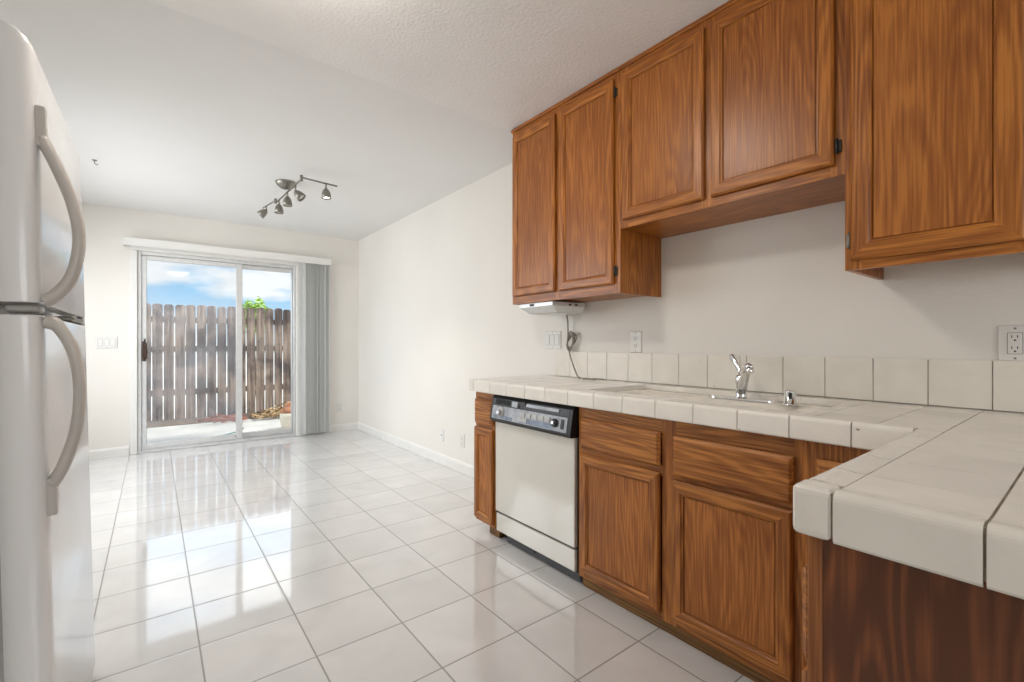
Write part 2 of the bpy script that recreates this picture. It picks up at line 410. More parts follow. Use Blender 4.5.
def thing(name, label, cat, loc, group=None, kind=None):
    o = bpy.data.objects.new(name, None); COL.objects.link(o); o.location = loc; o['_o'] = tuple(loc)
    o.empty_display_size = 0.1
    return tag(o, label, cat, group, kind)
def struct(mb, name, parent=None, **k):
    o = mb.build(name, parent)
    if parent is None: o['kind'] = 'structure'
    return o

# ------------------------------------------------------------------ room shell
XR, YB, XL, YR = 2.093, 5.934, -1.06, -3.0      # right wall, back wall, left wall, rear wall
CH = 2.435; CK = 2.425; YC = 2.27
struct(MB().box(XL - 0.15, XR + 0.15, YR - 0.15, YB + 0.145, -0.12, 0.0, 'floor'), 'floor')
struct(MB().box(XL - 0.2, XR + 0.2, YC, YB + 0.6, CH, CH + 0.2, 'ceil'), 'ceiling')
struct(MB().box(XL - 0.2, XR + 0.2, YR - 0.2, YC, CK, CK + 0.21, 'ceil_k'), 'ceiling_kitchen')
struct(MB().box(XR, XR + 0.15, YR - 0.15, YB + 0.15, 0, CK, 'wall').box(XR, XR + 0.15, YC, YB + 0.15, CK, CH, 'wall'), 'wall_right')
DX0, DX1, DZ1 = -0.126, 1.345, 2.03           # patio door opening
struct(MB().box(XL - 0.15, DX0, YB, YB + 0.145, 0, CH, 'wall').box(DX1, XR, YB, YB + 0.145, 0, CH, 'wall').box(DX0, DX1, YB, YB + 0.145, DZ1, CH, 'wall'), 'wall_back')
# left wall with a window onto the dining end
WY0, WY1, WZ0, WZ1 = 3.4, 5.5, 0.85, 2.25
struct(MB().box(XL - 0.15, XL, YR, WY0, 0, CK, 'wall').box(XL - 0.15, XL, WY1, YB, 0, CK, 'wall').box(XL - 0.15, XL, WY0, WY1, 0, WZ0, 'wall').box(XL - 0.15, XL, WY0, WY1, WZ1, CK, 'wall').box(XL - 0.15, XL, YC, YB, CK, CH, 'wall'), 'wall_left')
RX0, RX1, RZ0, RZ1 = -0.8, 1.4, 0.75, 2.15
struct(MB().box(XL - 0.15, RX0, YR - 0.15, YR, 0, CK, 'wall').box(RX1, XR + 0.15, YR - 0.15, YR, 0, CK, 'wall').box(RX0, RX1, YR - 0.15, YR, 0, RZ0, 'wall').box(RX0, RX1, YR - 0.15, YR, RZ1, CK, 'wall'), 'wall_rear')
w = thing('window_1', None, None, (XL - 0.07, (WY0 + WY1) / 2, WZ0), kind='structure')
mb = MB()
for a, b_, c, d in ((WY0, WY1, WZ0, WZ0 + 0.05), (WY0, WY1, WZ1 - 0.05, WZ1), (WY0, WY0 + 0.05, WZ0 + 0.05, WZ1 - 0.05), (WY1 - 0.05, WY1, WZ0 + 0.05, WZ1 - 0.05), ((WY0 + WY1) / 2 - 0.02, (WY0 + WY1) / 2 + 0.02, WZ0 + 0.05, WZ1 - 0.05)):
    mb.box(XL - 0.10, XL - 0.04, a, b_, c, d, 'trim', 0.004)
mb.build('window_frame', w)
w2 = thing('added_rear_window', None, None, ((RX0 + RX1) / 2, YR - 0.07, RZ0), kind='structure')  # made-up window framing the added rear fill lamp
mb = MB()
for a, b_, c, d in ((RX0, RX1, RZ0, RZ0 + 0.05), (RX0, RX1, RZ1 - 0.05, RZ1), (RX0, RX0 + 0.05, RZ0 + 0.05, RZ1 - 0.05), (RX1 - 0.05, RX1, RZ0 + 0.05, RZ1 - 0.05), ((RX0 + RX1) / 2 - 0.02, (RX0 + RX1) / 2 + 0.02, RZ0 + 0.05, RZ1 - 0.05)):
    mb.box(a, b_, YR - 0.10, YR - 0.04, c, d, 'trim', 0.004)
mb.build('window_frame', w2)
# baseboards
BH, BT = 0.088, 0.013
def bb_profile_x(mb, x, y0, y1, sgn):   # board against an x = const wall
    mb.poly([(x, y0, 0), (x + sgn * BT, y0, 0), (x + sgn * BT, y0, BH - 0.02), (x + sgn * BT * 0.8, y0, BH - 0.010), (x + sgn * BT * 0.35, y0, BH), (x, y0, BH)], (0, y1 - y0, 0), 'trim')
def bb_profile_y(mb, y, x0, x1, sgn):
    mb.poly([(x0, y, 0), (x0, y + sgn * BT, 0), (x0, y + sgn * BT, BH - 0.02), (x0, y + sgn * BT * 0.8, BH - 0.010), (x0, y + sgn * BT * 0.35, BH), (x0, y, BH)], (x1 - x0, 0, 0), 'trim')
mb = MB(); bb_profile_x(mb, XR, 2.33, YB - BT, -1); struct(mb, 'baseboard_right')
mb = MB(); bb_profile_y(mb, YB, XL + BT, -0.190, -1); bb_profile_y(mb, YB, 1.405, XR, -1); struct(mb, 'baseboard_back')
mb = MB(); bb_profile_x(mb, XL, YR, YB, 1); struct(mb, 'baseboard_left')

# ------------------------------------------------------------------ patio door
door = thing('door_1', None, None, ((DX0 + DX1) / 2, YB, 0), kind='structure')
# casing round the opening
mb = MB()
mb.box(-0.184, DX0 - 0.001, YB - 0.018, YB, 0, DZ1, 'trim', 0.004)
mb.box(DX1 + 0.001, 1.403, YB - 0.018, YB, 0, DZ1, 'trim', 0.004)
mb.box(-0.184, 1.403, YB - 0.018, YB, DZ1 + 0.001, DZ1 + 0.06, 'trim', 0.004)
mb.build('casing', door)
# outer aluminium frame and track
mb = MB()
mb.box(DX0 + 0.001, DX0 + 0.030, YB + 0.004, YB + 0.115, 0.02, DZ1 - 0.001, 'alu', 0.003)
mb.box(DX1 - 0.026, DX1 - 0.001, YB + 0.004, YB + 0.115, 0.02, DZ1 - 0.001, 'alu', 0.003)
mb.box(DX0 + 0.031, DX1 - 0.027, YB + 0.004, YB + 0.115, DZ1 - 0.035, DZ1 - 0.001, 'alu', 0.003)
mb.build('outer_frame', door)
mb = MB()
mb.box(DX0 + 0.001, DX1 - 0.001, YB - 0.012, YB + 0.125, 0.001, 0.019, 'alu', 0.003)
for yy in (YB + 0.012, YB + 0.056, YB + 0.100):
    mb.box(DX0 + 0.031, DX1 - 0.027, yy, yy + 0.006, 0.018, 0.032, 'alu', 0.001)
mb.build('track', door)
def panel(name, x0, x1, y, wl, wr, glassmat, lab):
    mb = MB(); z0, z1, t = 0.033, DZ1 - 0.037, 0.030
    mb.box(x0, x0 + wl, y, y + t, z0, z1, 'alu', 0.004)
    mb.box(x1 - wr, x1, y, y + t, z0, z1, 'alu', 0.004)
    mb.box(x0 + wl, x1 - wr, y, y + t, z0, z0 + 0.058, 'alu', 0.003)
    mb.box(x0 + wl, x1 - wr, y, y + t, z1 - 0.045, z1, 'alu', 0.003)
    fr = mb.build(name, door)
    MB().box(x0 + wl - 0.004, x1 - wr + 0.004, y + 0.012, y + 0.018, z0 + 0.054, z1 - 0.041, glassmat).build('glass_pane', fr)
    return fr
sl = panel('sliding_panel', DX0 + 0.032, 0.790, YB + 0.020, 0.040, 0.062, 'glass_hazy', None)
panel('fixed_panel', 0.745, DX1 - 0.028, YB + 0.064, 0.050, 0.012, 'glass', None)
# brown pull handle with latch
mb = MB()
hx = DX0 + 0.055
mb.box(hx - 0.020, hx + 0.014, YB - 0.004, YB + 0.018, 0.925, 1.125, 'brown_handle', 0.006, 2)
mb.tube([(hx + 0.002, YB - 0.004, 0.945), (hx + 0.012, YB - 0.040, 0.955), (hx + 0.014, YB - 0.046, 1.03), (hx + 0.010, YB - 0.040, 1.10), (hx, YB - 0.004, 1.11)], 0.011, 'brown_handle')
mb.box(hx - 0.004, hx + 0.010, YB - 0.018, YB, 1.125, 1.150, 'brown_handle', 0.003)
h_ = mb.build('pull_handle', sl); h_['label'] = 'dark brown door pull'

# ------------------------------------------------------------------ vertical blind
bl = thing('vertical_blind', 'white vertical blind drawn to the right of the patio door under its valance', 'window blind', (0.75, YB - 0.06, 2.055))
mb = MB()
vx0, vx1 = -0.232, 1.722
mb.box(vx0, vx1, YB - 0.110, YB - 0.102, 2.058, 2.140, 'trim', 0.003)
mb.box(vx0, vx0 + 0.008, YB - 0.102, YB - 0.001, 2.058, 2.140, 'trim', 0.002)
mb.box(vx1 - 0.008, vx1, YB - 0.102, YB - 0.001, 2.058, 2.140, 'trim', 0.002)
mb.box(vx0 + 0.008, vx1 - 0.008, YB - 0.102, YB - 0.001, 2.130, 2.138, 'trim', 0.001)
for z in (2.066, 2.128): mb.box(vx0, vx1, YB - 0.1135, YB - 0.109, z, z + 0.006, 'trim', 0.001)
mb.build('valance', bl)
MB().box(vx0 + 0.03, vx1 - 0.03, YB - 0.075, YB - 0.035, 2.085, 2.118, 'white_plastic', 0.004).build('head_rail', bl)
nv = 15
for i in range(nv):
    x = 1.400 + (1.675 - 1.400) * i / (nv - 1)
    a = math.radians(-32 + random.uniform(-9, 9))
    y = YB - 0.058 + random.uniform(-0.003, 0.003)
    t = bmesh.new(); rows = []
    for z in (0.022, 2.085):
        row = []
        for k in range(9):
            s_ = (k / 8 - 0.5) * 0.082; c_ = 0.009 * (1 - (2 * k / 8 - 1) ** 2)
            px = s_ * math.cos(a) - c_ * math.sin(a); py = s_ * math.sin(a) + c_ * math.cos(a)
            row.append(t.verts.new((x + px, y + py, z)))
        rows.append(row)
    for k in range(8):
        f = t.faces.new((rows[0][k], rows[0][k + 1], rows[1][k + 1], rows[1][k])); f.smooth = True
    m_ = MB(); m_.merge(t, 'vane')
    so = m_.bm; geo = so.faces[:]
    bmesh.ops.solidify(so, geom=geo, thickness=0.0012)
    for f in so.faces: f.smooth = False
    m_.build('vane', bl)
mb = MB(); mb.tube([(1.712, YB - 0.020, 2.09), (1.714, YB - 0.018, 1.3), (1.712, YB - 0.012, 0.96)], 0.0022, 'white_plastic', 6)
mb.box(1.704, 1.722, YB - 0.022, YB - 0.001, 0.915, 0.965, 'white_plastic', 0.004)
mb.build('cord_tensioner', bl)

# ------------------------------------------------------------------ cabinet fronts
def face_x(xf): return lambda u, z, n: (xf - n, u, z)          # faces the room (-x)
def face_y(yf): return lambda u, z, n: (u, yf + n, z)          # faces +y
def loops_mesh(mp, u0, u1, z0, z1, prof, mv, mh, cap_front=True):
    """nested rectangles: prof = [(inset, height)], first at the back"""
    t = MB(); kv, kh = t.mi(mv), t.mi(mh); bm = t.bm; L = []
    for ins, hh in prof:
        L.append([bm.verts.new(mp(*q)) for q in ((u0 + ins, z0 + ins, hh), (u1 - ins, z0 + ins, hh), (u1 - ins, z1 - ins, hh), (u0 + ins, z1 - ins, hh))])
    for i in range(len(L) - 1):
        for k in range(4):
            f = bm.faces.new((L[i][k], L[i][(k + 1) % 4], L[i + 1][(k + 1) % 4], L[i + 1][k])); f.material_index = kh if k in (0, 2) else kv
    f = bm.faces.new(L[0][::-1]); f.material_index = kv
    f = bm.faces.new(L[-1]); f.material_index = kv if cap_front else kv
    bmesh.ops.recalc_face_normals(bm, faces=bm.faces[:])
    return t
def door_front(parent, mp, u0, u1, z0, z1, low=False, st=0.043, name='door', hinges=(), hinge_mat='slot'):
    v, h, p = ('oak_low_v', 'oak_low_h', 'oak_low_panel') if low else ('oak_v', 'oak_h', 'oak_panel')
    d = loops_mesh(mp, u0, u1, z0, z1, [(0.004, 0.0005), (0, 0.004), (0, 0.012), (0.007, 0.0195), (st - 0.004, 0.0205), (st + 0.001, 0.016), (st + 0.005, 0.0155), (st + 0.008, 0.0075)], v, h).build(name, parent)
    q = loops_mesh(mp, u0 + st + 0.0085, u1 - st - 0.0085, z0 + st + 0.0085, z1 - st - 0.0085, [(0, 0.0106), (0.001, 0.0118)], p, p).build('panel', d)
    for (uu, zz) in hinges:
        mb = MB(); c = Vector(mp(uu, zz, 0.008)); mb.tube([c + Vector((0, 0, -0.024)), c + Vector((0, 0, 0.024))], 0.0045, hinge_mat, 8)
        a = mp(uu - 0.012, zz - 0.02, 0.0005); b = mp(uu + 0.002, zz + 0.02, 0.004)
        mb.box(min(a[0], b[0]), max(a[0], b[0]), min(a[1], b[1]), max(a[1], b[1]), a[2], b[2], hinge_mat, 0.001)
        mb.build('hinge', d)
    return d
def drawer_front(parent, mp, u0, u1, z0, z1, low=True, name='drawer'):
    return loops_mesh(mp, u0, u1, z0, z1, [(0.004, 0.0005), (0, 0.004), (0, 0.011), (0.010, 0.0195), (0.012, 0.0200)], 'oak_low_h', 'oak_low_h').build(name, parent)
def face_frame(parent, xf, y0, y1, z0, z1, stiles, rails, v, h, t=0.019, name='face_frame'):
    mb = MB()
    for a, b in stiles: mb.box(xf, xf + t, a, b, z0, z1, v)
    ys = sorted(stiles)
    for a, b in rails:
        for i in range(len(ys) - 1): mb.box(xf, xf + t, ys[i][1], ys[i + 1][0], a, b, h)
    return mb.build(name, parent)
def carcass(parent, x0, x1, y0, y1, z0, z1, recess, m='oak_v', mb_bottom='oak_h', top=True):
    mb = MB(); t = 0.016
    mb.box(x0, x1, y0, y0 + t, z0, z1, m); mb.box(x0, x1, y1 - t, y1, z0, z1, m)
    mb.box(x0, x1, y0 + t, y1 - t, z0 + recess, z0 + recess + t, mb_bottom)
    mb.box(x1 - 0.006, x1, y0 + t, y1 - t, z0 + recess + t, z1, m)
    if top: mb.box(x0, x1 - 0.006, y0 + t, y1 - t, z1 - t, z1, m)
    return mb.build('carcass', parent)

# ---- upper cabinets
XF = 1.762                              # face frame plane
XW = XR - 0.001
ZT = 2.405
def top_strip(parent, y0, y1):
    MB().box(XF - 0.010, XF + 0.012, y0, y1, ZT, CK - 0.001, 'oak_h', 0.003).box(XF + 0.012, XW, y0, y1, ZT, CK - 0.001, 'oak_h').build('top_molding', parent)
uc = thing('wall_cabinet', 'tall two-door oak wall cabinet at the left end of the upper row', 'cabinet', (1.93, 1.84, 1.343), 'oak wall cabinets')
y0, y1, z0 = 1.4245, 2.262, 1.343
carcass(uc, XF + 0.019, XW, y0, y1, z0, ZT, 0.012)
face_frame(uc, XF, y0, y1, z0, ZT, [(y0, y0 + 0.045), (1.828, 1.874), (y1 - 0.04, y1)], [(z0, z0 + 0.045), (ZT - 0.045, ZT)], 'oak_v', 'oak_h')
top_strip(uc, y0, y1 + 0.006)
mpx = face_x(XF - 0.0005)
door_front(uc, mpx, 1.868, 2.246, 1.390, 2.372)
door_front(uc, mpx, 1.458, 1.834, 1.388, 2.376, hinges=((1.452, 1.45), (1.452, 2.31)))
us = thing('wall_cabinet', 'short two-door oak wall cabinet above the sink', 'cabinet', (1.93, 0.97, 1.645), 'oak wall cabinets')
y0, y1, z0 = 0.5125, 1.4235, 1.648
carcass(us, XF + 0.019, XW, y0, y1, z0, ZT, 0.0)
face_frame(us, XF, y0, y1, z0, ZT, [(y0, y0 + 0.045), (0.957, 1.012), (y1 - 0.045, y1)], [(z0, z0 + 0.045), (ZT - 0.045, ZT)], 'oak_v', 'oak_h')
top_strip(us, y0, y1)
door_front(us, mpx, 0.995, 1.402, 1.684, 2.376)
door_front(us, mpx, 0.545, 0.965, 1.684, 2.376, hinges=((0.538, 1.742), (0.538, 2.31)))
ur = thing('wall_cabinet', 'oak wall cabinet with one large door at the right edge, above the corner outlet', 'cabinet', (1.93, 0.3, 1.33), 'oak wall cabinets')
y0, y1, z0 = 0.095, 0.5115, 1.333
carcass(ur, XF - 0.001, XW, y0, y1, z0, ZT, 0.045)
XG = XF - 0.020
face_frame(ur, XG, y0, y1, z0, ZT, [(y0, y0 + 0.045), (y1 - 0.045, y1)], [(z0, z0 + 0.045), (ZT - 0.045, ZT)], 'oak_v', 'oak_h')
MB().box(XG - 0.010, XW, y0, y1, ZT, CK - 0.001, 'oak_h', 0.003).build('top_molding', ur)
dd = door_front(ur, face_x(XG - 0.0005), 0.124, 0.494, 1.362, 2.376, st=0.05)
mb = MB(); mb.tube([(XG - 0.006, 0.4985, 1.400), (XG - 0.006, 0.4985, 1.452)], 0.0038, 'nickel', 8)
mb.box(XG - 0.003, XG - 0.0005, 0.4985, 0.508, 1.404, 1.448, 'nickel', 0.0008); mb.build('hinge', dd)

# under-cabinet fitting
uf = thing('under_cabinet_light', 'slim white fitting mounted under the left end of the oak wall cabinets', 'light fixture', (1.93, 2.07, 1.29))
mb = MB(); t = bmesh.new()
zt_, zb_ = 1.343 - 0.001, 1.284
P = [(1.79, 1.93), (2.06, 1.93), (2.06, 2.225), (1.79, 2.225)]
Q = [(1.845, 1.955), (2.05, 1.955), (2.05, 2.20), (1.845, 2.20)]
a = [t.verts.new((x, y, zt_)) for x, y in P]; m0 = [t.verts.new((x, y, zt_ - 0.022)) for x, y in P]; b = [t.verts.new((x, y, zb_)) for x, y in Q]
for A, B in ((a, m0), (m0, b)):
    for k in range(4): t.faces.new((A[k], A[(k + 1) % 4], B[(k + 1) % 4], B[k]))
t.faces.new(a); t.faces.new(b[::-1])
bmesh.ops.recalc_face_normals(t, faces=t.faces[:]); mb.merge(t, 'alu'); mb.build('housing', uf)
mb = MB(); mb.box(1.86, 2.03, 1.97, 2.19, zb_ - 0.004, zb_ - 0.0005, 'white_plastic', 0.002); mb.build('lens', uf)
MB().box(1.7875, 1.7895, 2.09, 2.13, zt_ - 0.018, zt_ - 0.006, 'slot').build('switch', uf)
for xs_ in (1.92, 1.97): MB().box(xs_, xs_ + 0.018, 1.9275, 1.9295, zt_ - 0.018, zt_ - 0.008, 'slot').build('vent_slot', uf)
# its power cord: drop, bundled loop, tail lying on the counter
cd = thing('power_cord', 'bundled beige power cord hanging below the white under-cabinet fitting', 'cord', (2.06, 2.05, 0.89))
mb = MB()
pts = [(2.045, 2.075, zb_ + 0.002), (2.055, 2.075, 1.24), (2.062, 2.08, 1.17), (2.066, 2.09, 1.10), (2.062, 2.06, 1.02), (2.055, 2.02, 0.95), (2.045, 1.985, 0.905), (2.03, 1.95, 0.896), (2.01, 1.93, 0.896)]
mb.tube(pts, 0.0045, 'cord', 8)
for k, (ox, tilt, rr) in enumerate(((0.0, 0.45, 0.058), (0.006, 0.85, 0.055), (-0.006, 0.15, 0.062))):
    lp = []
    for j in range(17):
        an = 2 * PI * j / 16
        yy = 0.024 * math.cos(an); zz = rr * math.sin(an)
        lp.append((2.062 + ox, 2.055 - (zz * math.sin(tilt)) * 1.0 + yy * math.cos(tilt) , 1.115 + zz * math.cos(tilt) + yy * math.sin(tilt)))
    mb.tube(lp, 0.0048, 'cord', 8)
mb.build('cable', cd)
MB().tube([(2.00, 1.925, 0.8975), (1.985, 1.905, 0.8975)], [0.007, 0.005], 'cord', 8).build('plug', cd)
tl = tag(MB().tube([(1.965, 1.865, 0.8945), (1.99, 1.835, 0.896), (2.00, 1.80, 0.899), (2.02, 1.77, 0.897), (2.035, 1.755, 0.8945)], 0.0038, 'cord', 8).box(1.985, 2.015, 1.80, 1.83, 0.8915, 0.900, 'cord', 0.002).build('twist_tie'),
    'short twisted beige wire clip lying on the tiled counter beside the cord', 'wire')

# ------------------------------------------------------------------ base cabinets
XB = 1.519          # frame front; doors stand 2 cm proud
XKICK = 1.545
ZC = 0.8885; ZA = 0.823; ZP = 0.818
mpb = face_x(XB - 0.0005)
def base_body(parent, y0, y1, x0=XB + 0.019, x1=XW, side='oak_low_v', kick=True, kin=0.0):
    mb = MB(); t = 0.016
    mb.box(x0, x1, y0, y0 + t, 0.10, ZA - 0.002, side); mb.box(x0, x1, y1 - t, y1, 0.10, ZA - 0.002, side)
    mb.box(x0, x1, y0 + t, y1 - t, 0.10, 0.116, side); mb.box(x1 - 0.006, x1, y0 + t, y1 - t, 0.116, ZA - 0.002, side)
    mb.build('carcass', parent)
    if kick:
        MB().box(XKICK, x1 - 0.01, y0, y1 - kin, 0.0005, 0.0995, 'kick').build('toe_kick', parent)
nb = thing('base_cabinet', 'narrow oak base cabinet with one drawer and one door, left of the dishwasher', 'cabinet', (1.80, 2.20, 0), 'oak base cabinets')
y0, y1 = 2.108, 2.306
base_body(nb, y0, y1, kin=0.105)
face_frame(nb, XB, y0, y1, 0.06, ZA - 0.002, [(y0, y0 + 0.025), (y1 - 0.03, y1)], [(0.06, 0.11), (0.60, 0.645), (0.765, ZA - 0.002)], 'oak_low_v', 'oak_low_h')
drawer_front(nb, mpb, 2.118, 2.298, 0.636, 0.776)
door_front(nb, mpb, 2.118, 2.302, 0.078, 0.612, low=True, st=0.038)
sb = thing('base_cabinet', 'wide oak sink base cabinet with two worn doors below two false drawers', 'cabinet', (1.80, 1.0, 0), 'oak base cabinets')
y0, y1 = 0.536, 1.462
base_body(sb, y0, y1)
face_frame(sb, XB, y0, y1, 0.055, ZA - 0.002, [(y0, y0 + 0.04), (0.972, 1.03), (y1 - 0.03, y1)], [(0.055, 0.11), (0.60, 0.645), (0.755, ZA - 0.002)], 'oak_low_v', 'oak_low_h')
drawer_front(sb, mpb, 1.032, 1.440, 0.636, 0.766, name='false_drawer')
drawer_front(sb, mpb, 0.572, 0.978, 0.618, 0.762, name='false_drawer')
door_front(sb, mpb, 1.034, 1.446, 0.082, 0.612, low=True)
door_front(sb, mpb, 0.574, 0.982, 0.088, 0.600, low=True)
# corner + peninsula unit
YP = 0.279          # inner face frame plane of the peninsula (faces +y)
XE = 0.787          # end panel plane (faces -x)
pc = thing('peninsula_cabinet', 'oak corner and peninsula cabinet with dark stained plywood end panel below the tiled bar', 'cabinet', (1.4, -0.1, 0), 'oak base cabinets')
mb = MB()
mb.box(XB + 0.019, XW, YP - 0.02, 0.5345, 0.10, ZP - 0.001, 'oak_low_v')
mb.box(XE + 0.012, XW, -0.62, YP - 0.0205, 0.10, ZP - 0.001, 'oak_low_v')
mb.build('carcass', pc)
mb = MB(); mb.box(XKICK, XW - 0.01, YP - 0.04, 0.5345, 0.0005, 0.0995, 'kick'); mb.box(XE + 0.012, XKICK, -0.60, YP - 0.045, 0.0005, 0.0995, 'kick'); mb.build('toe_kick', pc)
mb = MB(); mb.box(XB, XB + 0.019, YP, 0.5345, 0.055, ZP - 0.001, 'oak_low_v'); mb.box(XE + 0.012, XB + 0.019, YP - 0.019, YP, 0.055, ZP - 0.001, 'oak_low_v'); mb.build('face_frame', pc)
drawer_front(pc, mpb, 0.312, 0.512, 0.620, 0.768)
door_front(pc, mpb, 0.312, 0.512, 0.088, 0.604, low=True, st=0.04)
mpy = face_y(YP + 0.0005)
for (a, b) in ((0.812, 1.13), (1.17, 1.470)):
    drawer_front(pc, mpy, a, b, 0.600, 0.750)
    door_front(pc, mpy, a, b, 0.082, 0.584, low=True)
# end panel: plywood sheet with an edge stile
e_ = MB().box(XE, XE + 0.0115, -0.62, YP - 0.020, 0.001, ZP - 0.001, 'ply').build('end_panel', pc); e_['label'] = 'dark stained plywood end panel'
MB().box(XE - 0.003, XE + 0.0115, YP - 0.0195, YP, 0.001, ZP - 0.001, 'stile', 0.002).build('edge_stile', pc)

# ------------------------------------------------------------------ dishwasher
dw = thing('dishwasher', 'built-in almond dishwasher with black control console between the base cabinets', 'dishwasher', (1.80, 1.785, 0))
d0, d1 = 1.470, 2.102
MB().box(1.545, XW - 0.03, d0, d1, 0.09, ZA - 0.003, 'black').build('tub', dw)
MB().box(1.508, 1.544, d0 + 0.010, d1 - 0.010, 0.172, 0.672, 'dw_white', 0.004, 2).build('door', dw)
mb = MB(); mb.box(1.525, 1.544, d0 + 0.002, d0 + 0.009, 0.06, 0.68, 'black'); mb.box(1.525, 1.544, d1 - 0.009, d1 - 0.002, 0.06, 0.68, 'black'); mb.box(1.520, 1.544, d0 + 0.010, d1 - 0.010, 0.160, 0.1715, 'black'); mb.build('gasket', dw)
MB().box(1.512, 1.544, d0 + 0.012, d1 - 0.012, 0.060, 0.159, 'dw_white', 0.003).build('lower_panel', dw)
mb = MB(); mb.box(1.548, 1.60, d0 - 0.004, d1 - 0.06, 0.001, 0.0885, 'black', 0.003); mb.box(1.540, 1.548, d0 + 0.0, d0 + 0.12, 0.012, 0.05, 'black', 0.004); mb.box(1.542, 1.548, 1.80, 1.90, 0.020, 0.050, 'black', 0.004); mb.build('toe_plate', dw)
# console: sloping wedge profile (side view x-z)
con = [(1.544, 0.674), (1.482, 0.674), (1.474, 0.686), (1.494, 0.800), (1.506, 0.819), (1.544, 0.819)]
MBc = MB(); MBc.poly([(x, d0 + 0.004, z) for x, z in con], (0, d1 - d0 - 0.008, 0), 'black_lit'); cons = MBc.build('console', dw); cons['label'] = 'black control console'
def cf(y, z, n):   # point on the sloping console face, lifted by n
    k = (z - 0.686) / (0.800 - 0.686); s = math.hypot(0.020, 0.114)
    return Vector((1.474 + 0.020 * k, y, z)) + Vector((-0.114 / s, 0, 0.020 / s)) * n
def patch(y0, y1, z0, z1, m, n0=0.0, n1=0.002, mb=None):
    mb = mb or MB(); t = bmesh.new()
    A = [t.verts.new(cf(y, z, n0)) for y, z in ((y0, z0), (y1, z0), (y1, z1), (y0, z1))]; B = [t.verts.new(cf(y, z, n1)) for y, z in ((y0, z0), (y1, z0), (y1, z1), (y0, z1))]
    t.faces.new(A); t.faces.new(B)
    for k in range(4): t.faces.new((A[k], A[(k + 1) % 4], B[(k + 1) % 4], B[k]))
    bmesh.ops.recalc_face_normals(t, faces=t.faces[:]); mb.merge(t, m); return mb
patch(d0 + 0.030, d1 - 0.020, 0.694, 0.762, 'silver_panel', 0.0003, 0.0020).build('control_panel', cons)
mb = MB()
patch(1.60, 1.845, 0.698, 0.722, 'blue_panel', 0.0022, 0.0028, mb); patch(1.90, 2.065, 0.698, 0.714, 'blue_panel', 0.0022, 0.0028, mb)  # flat blue-grey bands low on the control panel
mb.build('blue_grey_band', cons)
for i in range(5): patch(1.615 + i * 0.046, 1.655 + i * 0.046, 0.727, 0.750, 'button', 0.0022, 0.0062).build('button', cons)
patch(1.78, 1.85, 0.702, 0.724, 'button', 0.0029, 0.006).build('button', cons)
nrm = (cf(0, 0.7, 1) - cf(0, 0.7, 0))
MB().lathe([(0.030, 0), (0.030, 0.004), (0.027, 0.006)], cf(2.005, 0.733, 0.0022), 'button', nrm, 24).build('dial', cons)
MB().lathe([(0.014, 0), (0.013, 0.016), (0.010, 0.018)], cf(2.005, 0.728, 0.0085), 'chrome', nrm, 16).build('knob', cons)
MB().lathe([(0.020, 0), (0.019, 0.012), (0.015, 0.014)], cf(1.578, 0.730, 0.0022), 'black', nrm, 20).lathe([(0.008, 0), (0.007, 0.006)], cf(1.578, 0.730, 0.0165), 'chrome', nrm, 12).build('knob', cons)
patch(1.520, 1.538, 0.708, 0.752, 'black', 0.0022, 0.006).build('rocker_switch', cons)
# vent grille, latch slot
mb = MB(); patch(d0 + 0.025, d1 - 0.015, 0.770, 0.800, 'black', 0.0002, 0.0008, mb)
for i in range(11): patch(1.935 + i * 0.012, 1.941 + i * 0.012, 0.772, 0.798, 'black_lit', 0.001, 0.004, mb)
mb.build('vent_grille', cons)
mb = MB(); patch(1.56, 1.80, 0.780, 0.794, 'silver_panel', 0.001, 0.005, mb); patch(1.86, 1.905, 0.768, 0.796, 'silver_panel', 0.001, 0.012, mb); patch(1.800, 1.85, 0.782, 0.800, 'black_lit', 0.001, 0.010, mb); mb.build('latch', cons)

# ------------------------------------------------------------------ tiled countertop (one L-shaped slab)
T = 0.1525; G = 0.0032
XC = 1.470          # front edge of the main run
XP = 0.755          # outer end of the peninsula
YI = 0.290          # inner edge of the peninsula
YE = 2.310          # left end of the run
YN = -0.64
HX0, HX1, HY0, HY1 = 1.585, 2.020, 0.560, 1.478      # sink opening
mb = MB(); sz0, sz1 = ZA + 0.001, ZC - 0.002
mb.box(XC + 0.006, HX0, YI - 0.0, YE - 0.006, sz0, sz1, 'grout'); mb.box(HX1, XW - 0.001, YI, YE - 0.006, sz0, sz1, 'grout')
mb.box(HX0, HX1, YI, HY0, sz0, sz1, 'grout'); mb.box(HX0, HX1, HY1, YE - 0.006, sz0, sz1, 'grout')
mb.box(XP + 0.006, XW - 0.001, YN, YI - 0.006, sz0, sz1, 'grout'); mb.box(XC + 0.006, XW - 0.001, YI - 0.006, YI, sz0, sz1, 'grout')
CW = 0.052          # width of the edge cap on top
def tile(x0, x1, y0, y1, gx=G):
    """one field tile clipped round the sink opening"""
    if x1 - x0 < 0.012 or y1 - y0 < 0.012: return
    if x0 < HX1 and x1 > HX0 and y0 < HY1 and y1 > HY0:
        if x0 < HX0 - 0.004: tile(x0, HX0, y0, y1)
        if x1 > HX1 + 0.004: tile(HX1, x1, y0, y1)
        a, b = max(x0, HX0), min(x1, HX1)
        if y0 < HY0 - 0.004: tile(a, b, y0, HY0)
        if y1 > HY1 + 0.004: tile(a, b, HY1, y1)
        return
    mb.box(x0 + gx / 2, x1 - gx / 2, y0 + G / 2, y1 - G / 2, sz1 - 0.001, ZC, 'tile', 0.0018 if gx == G else 0.0007, 2)
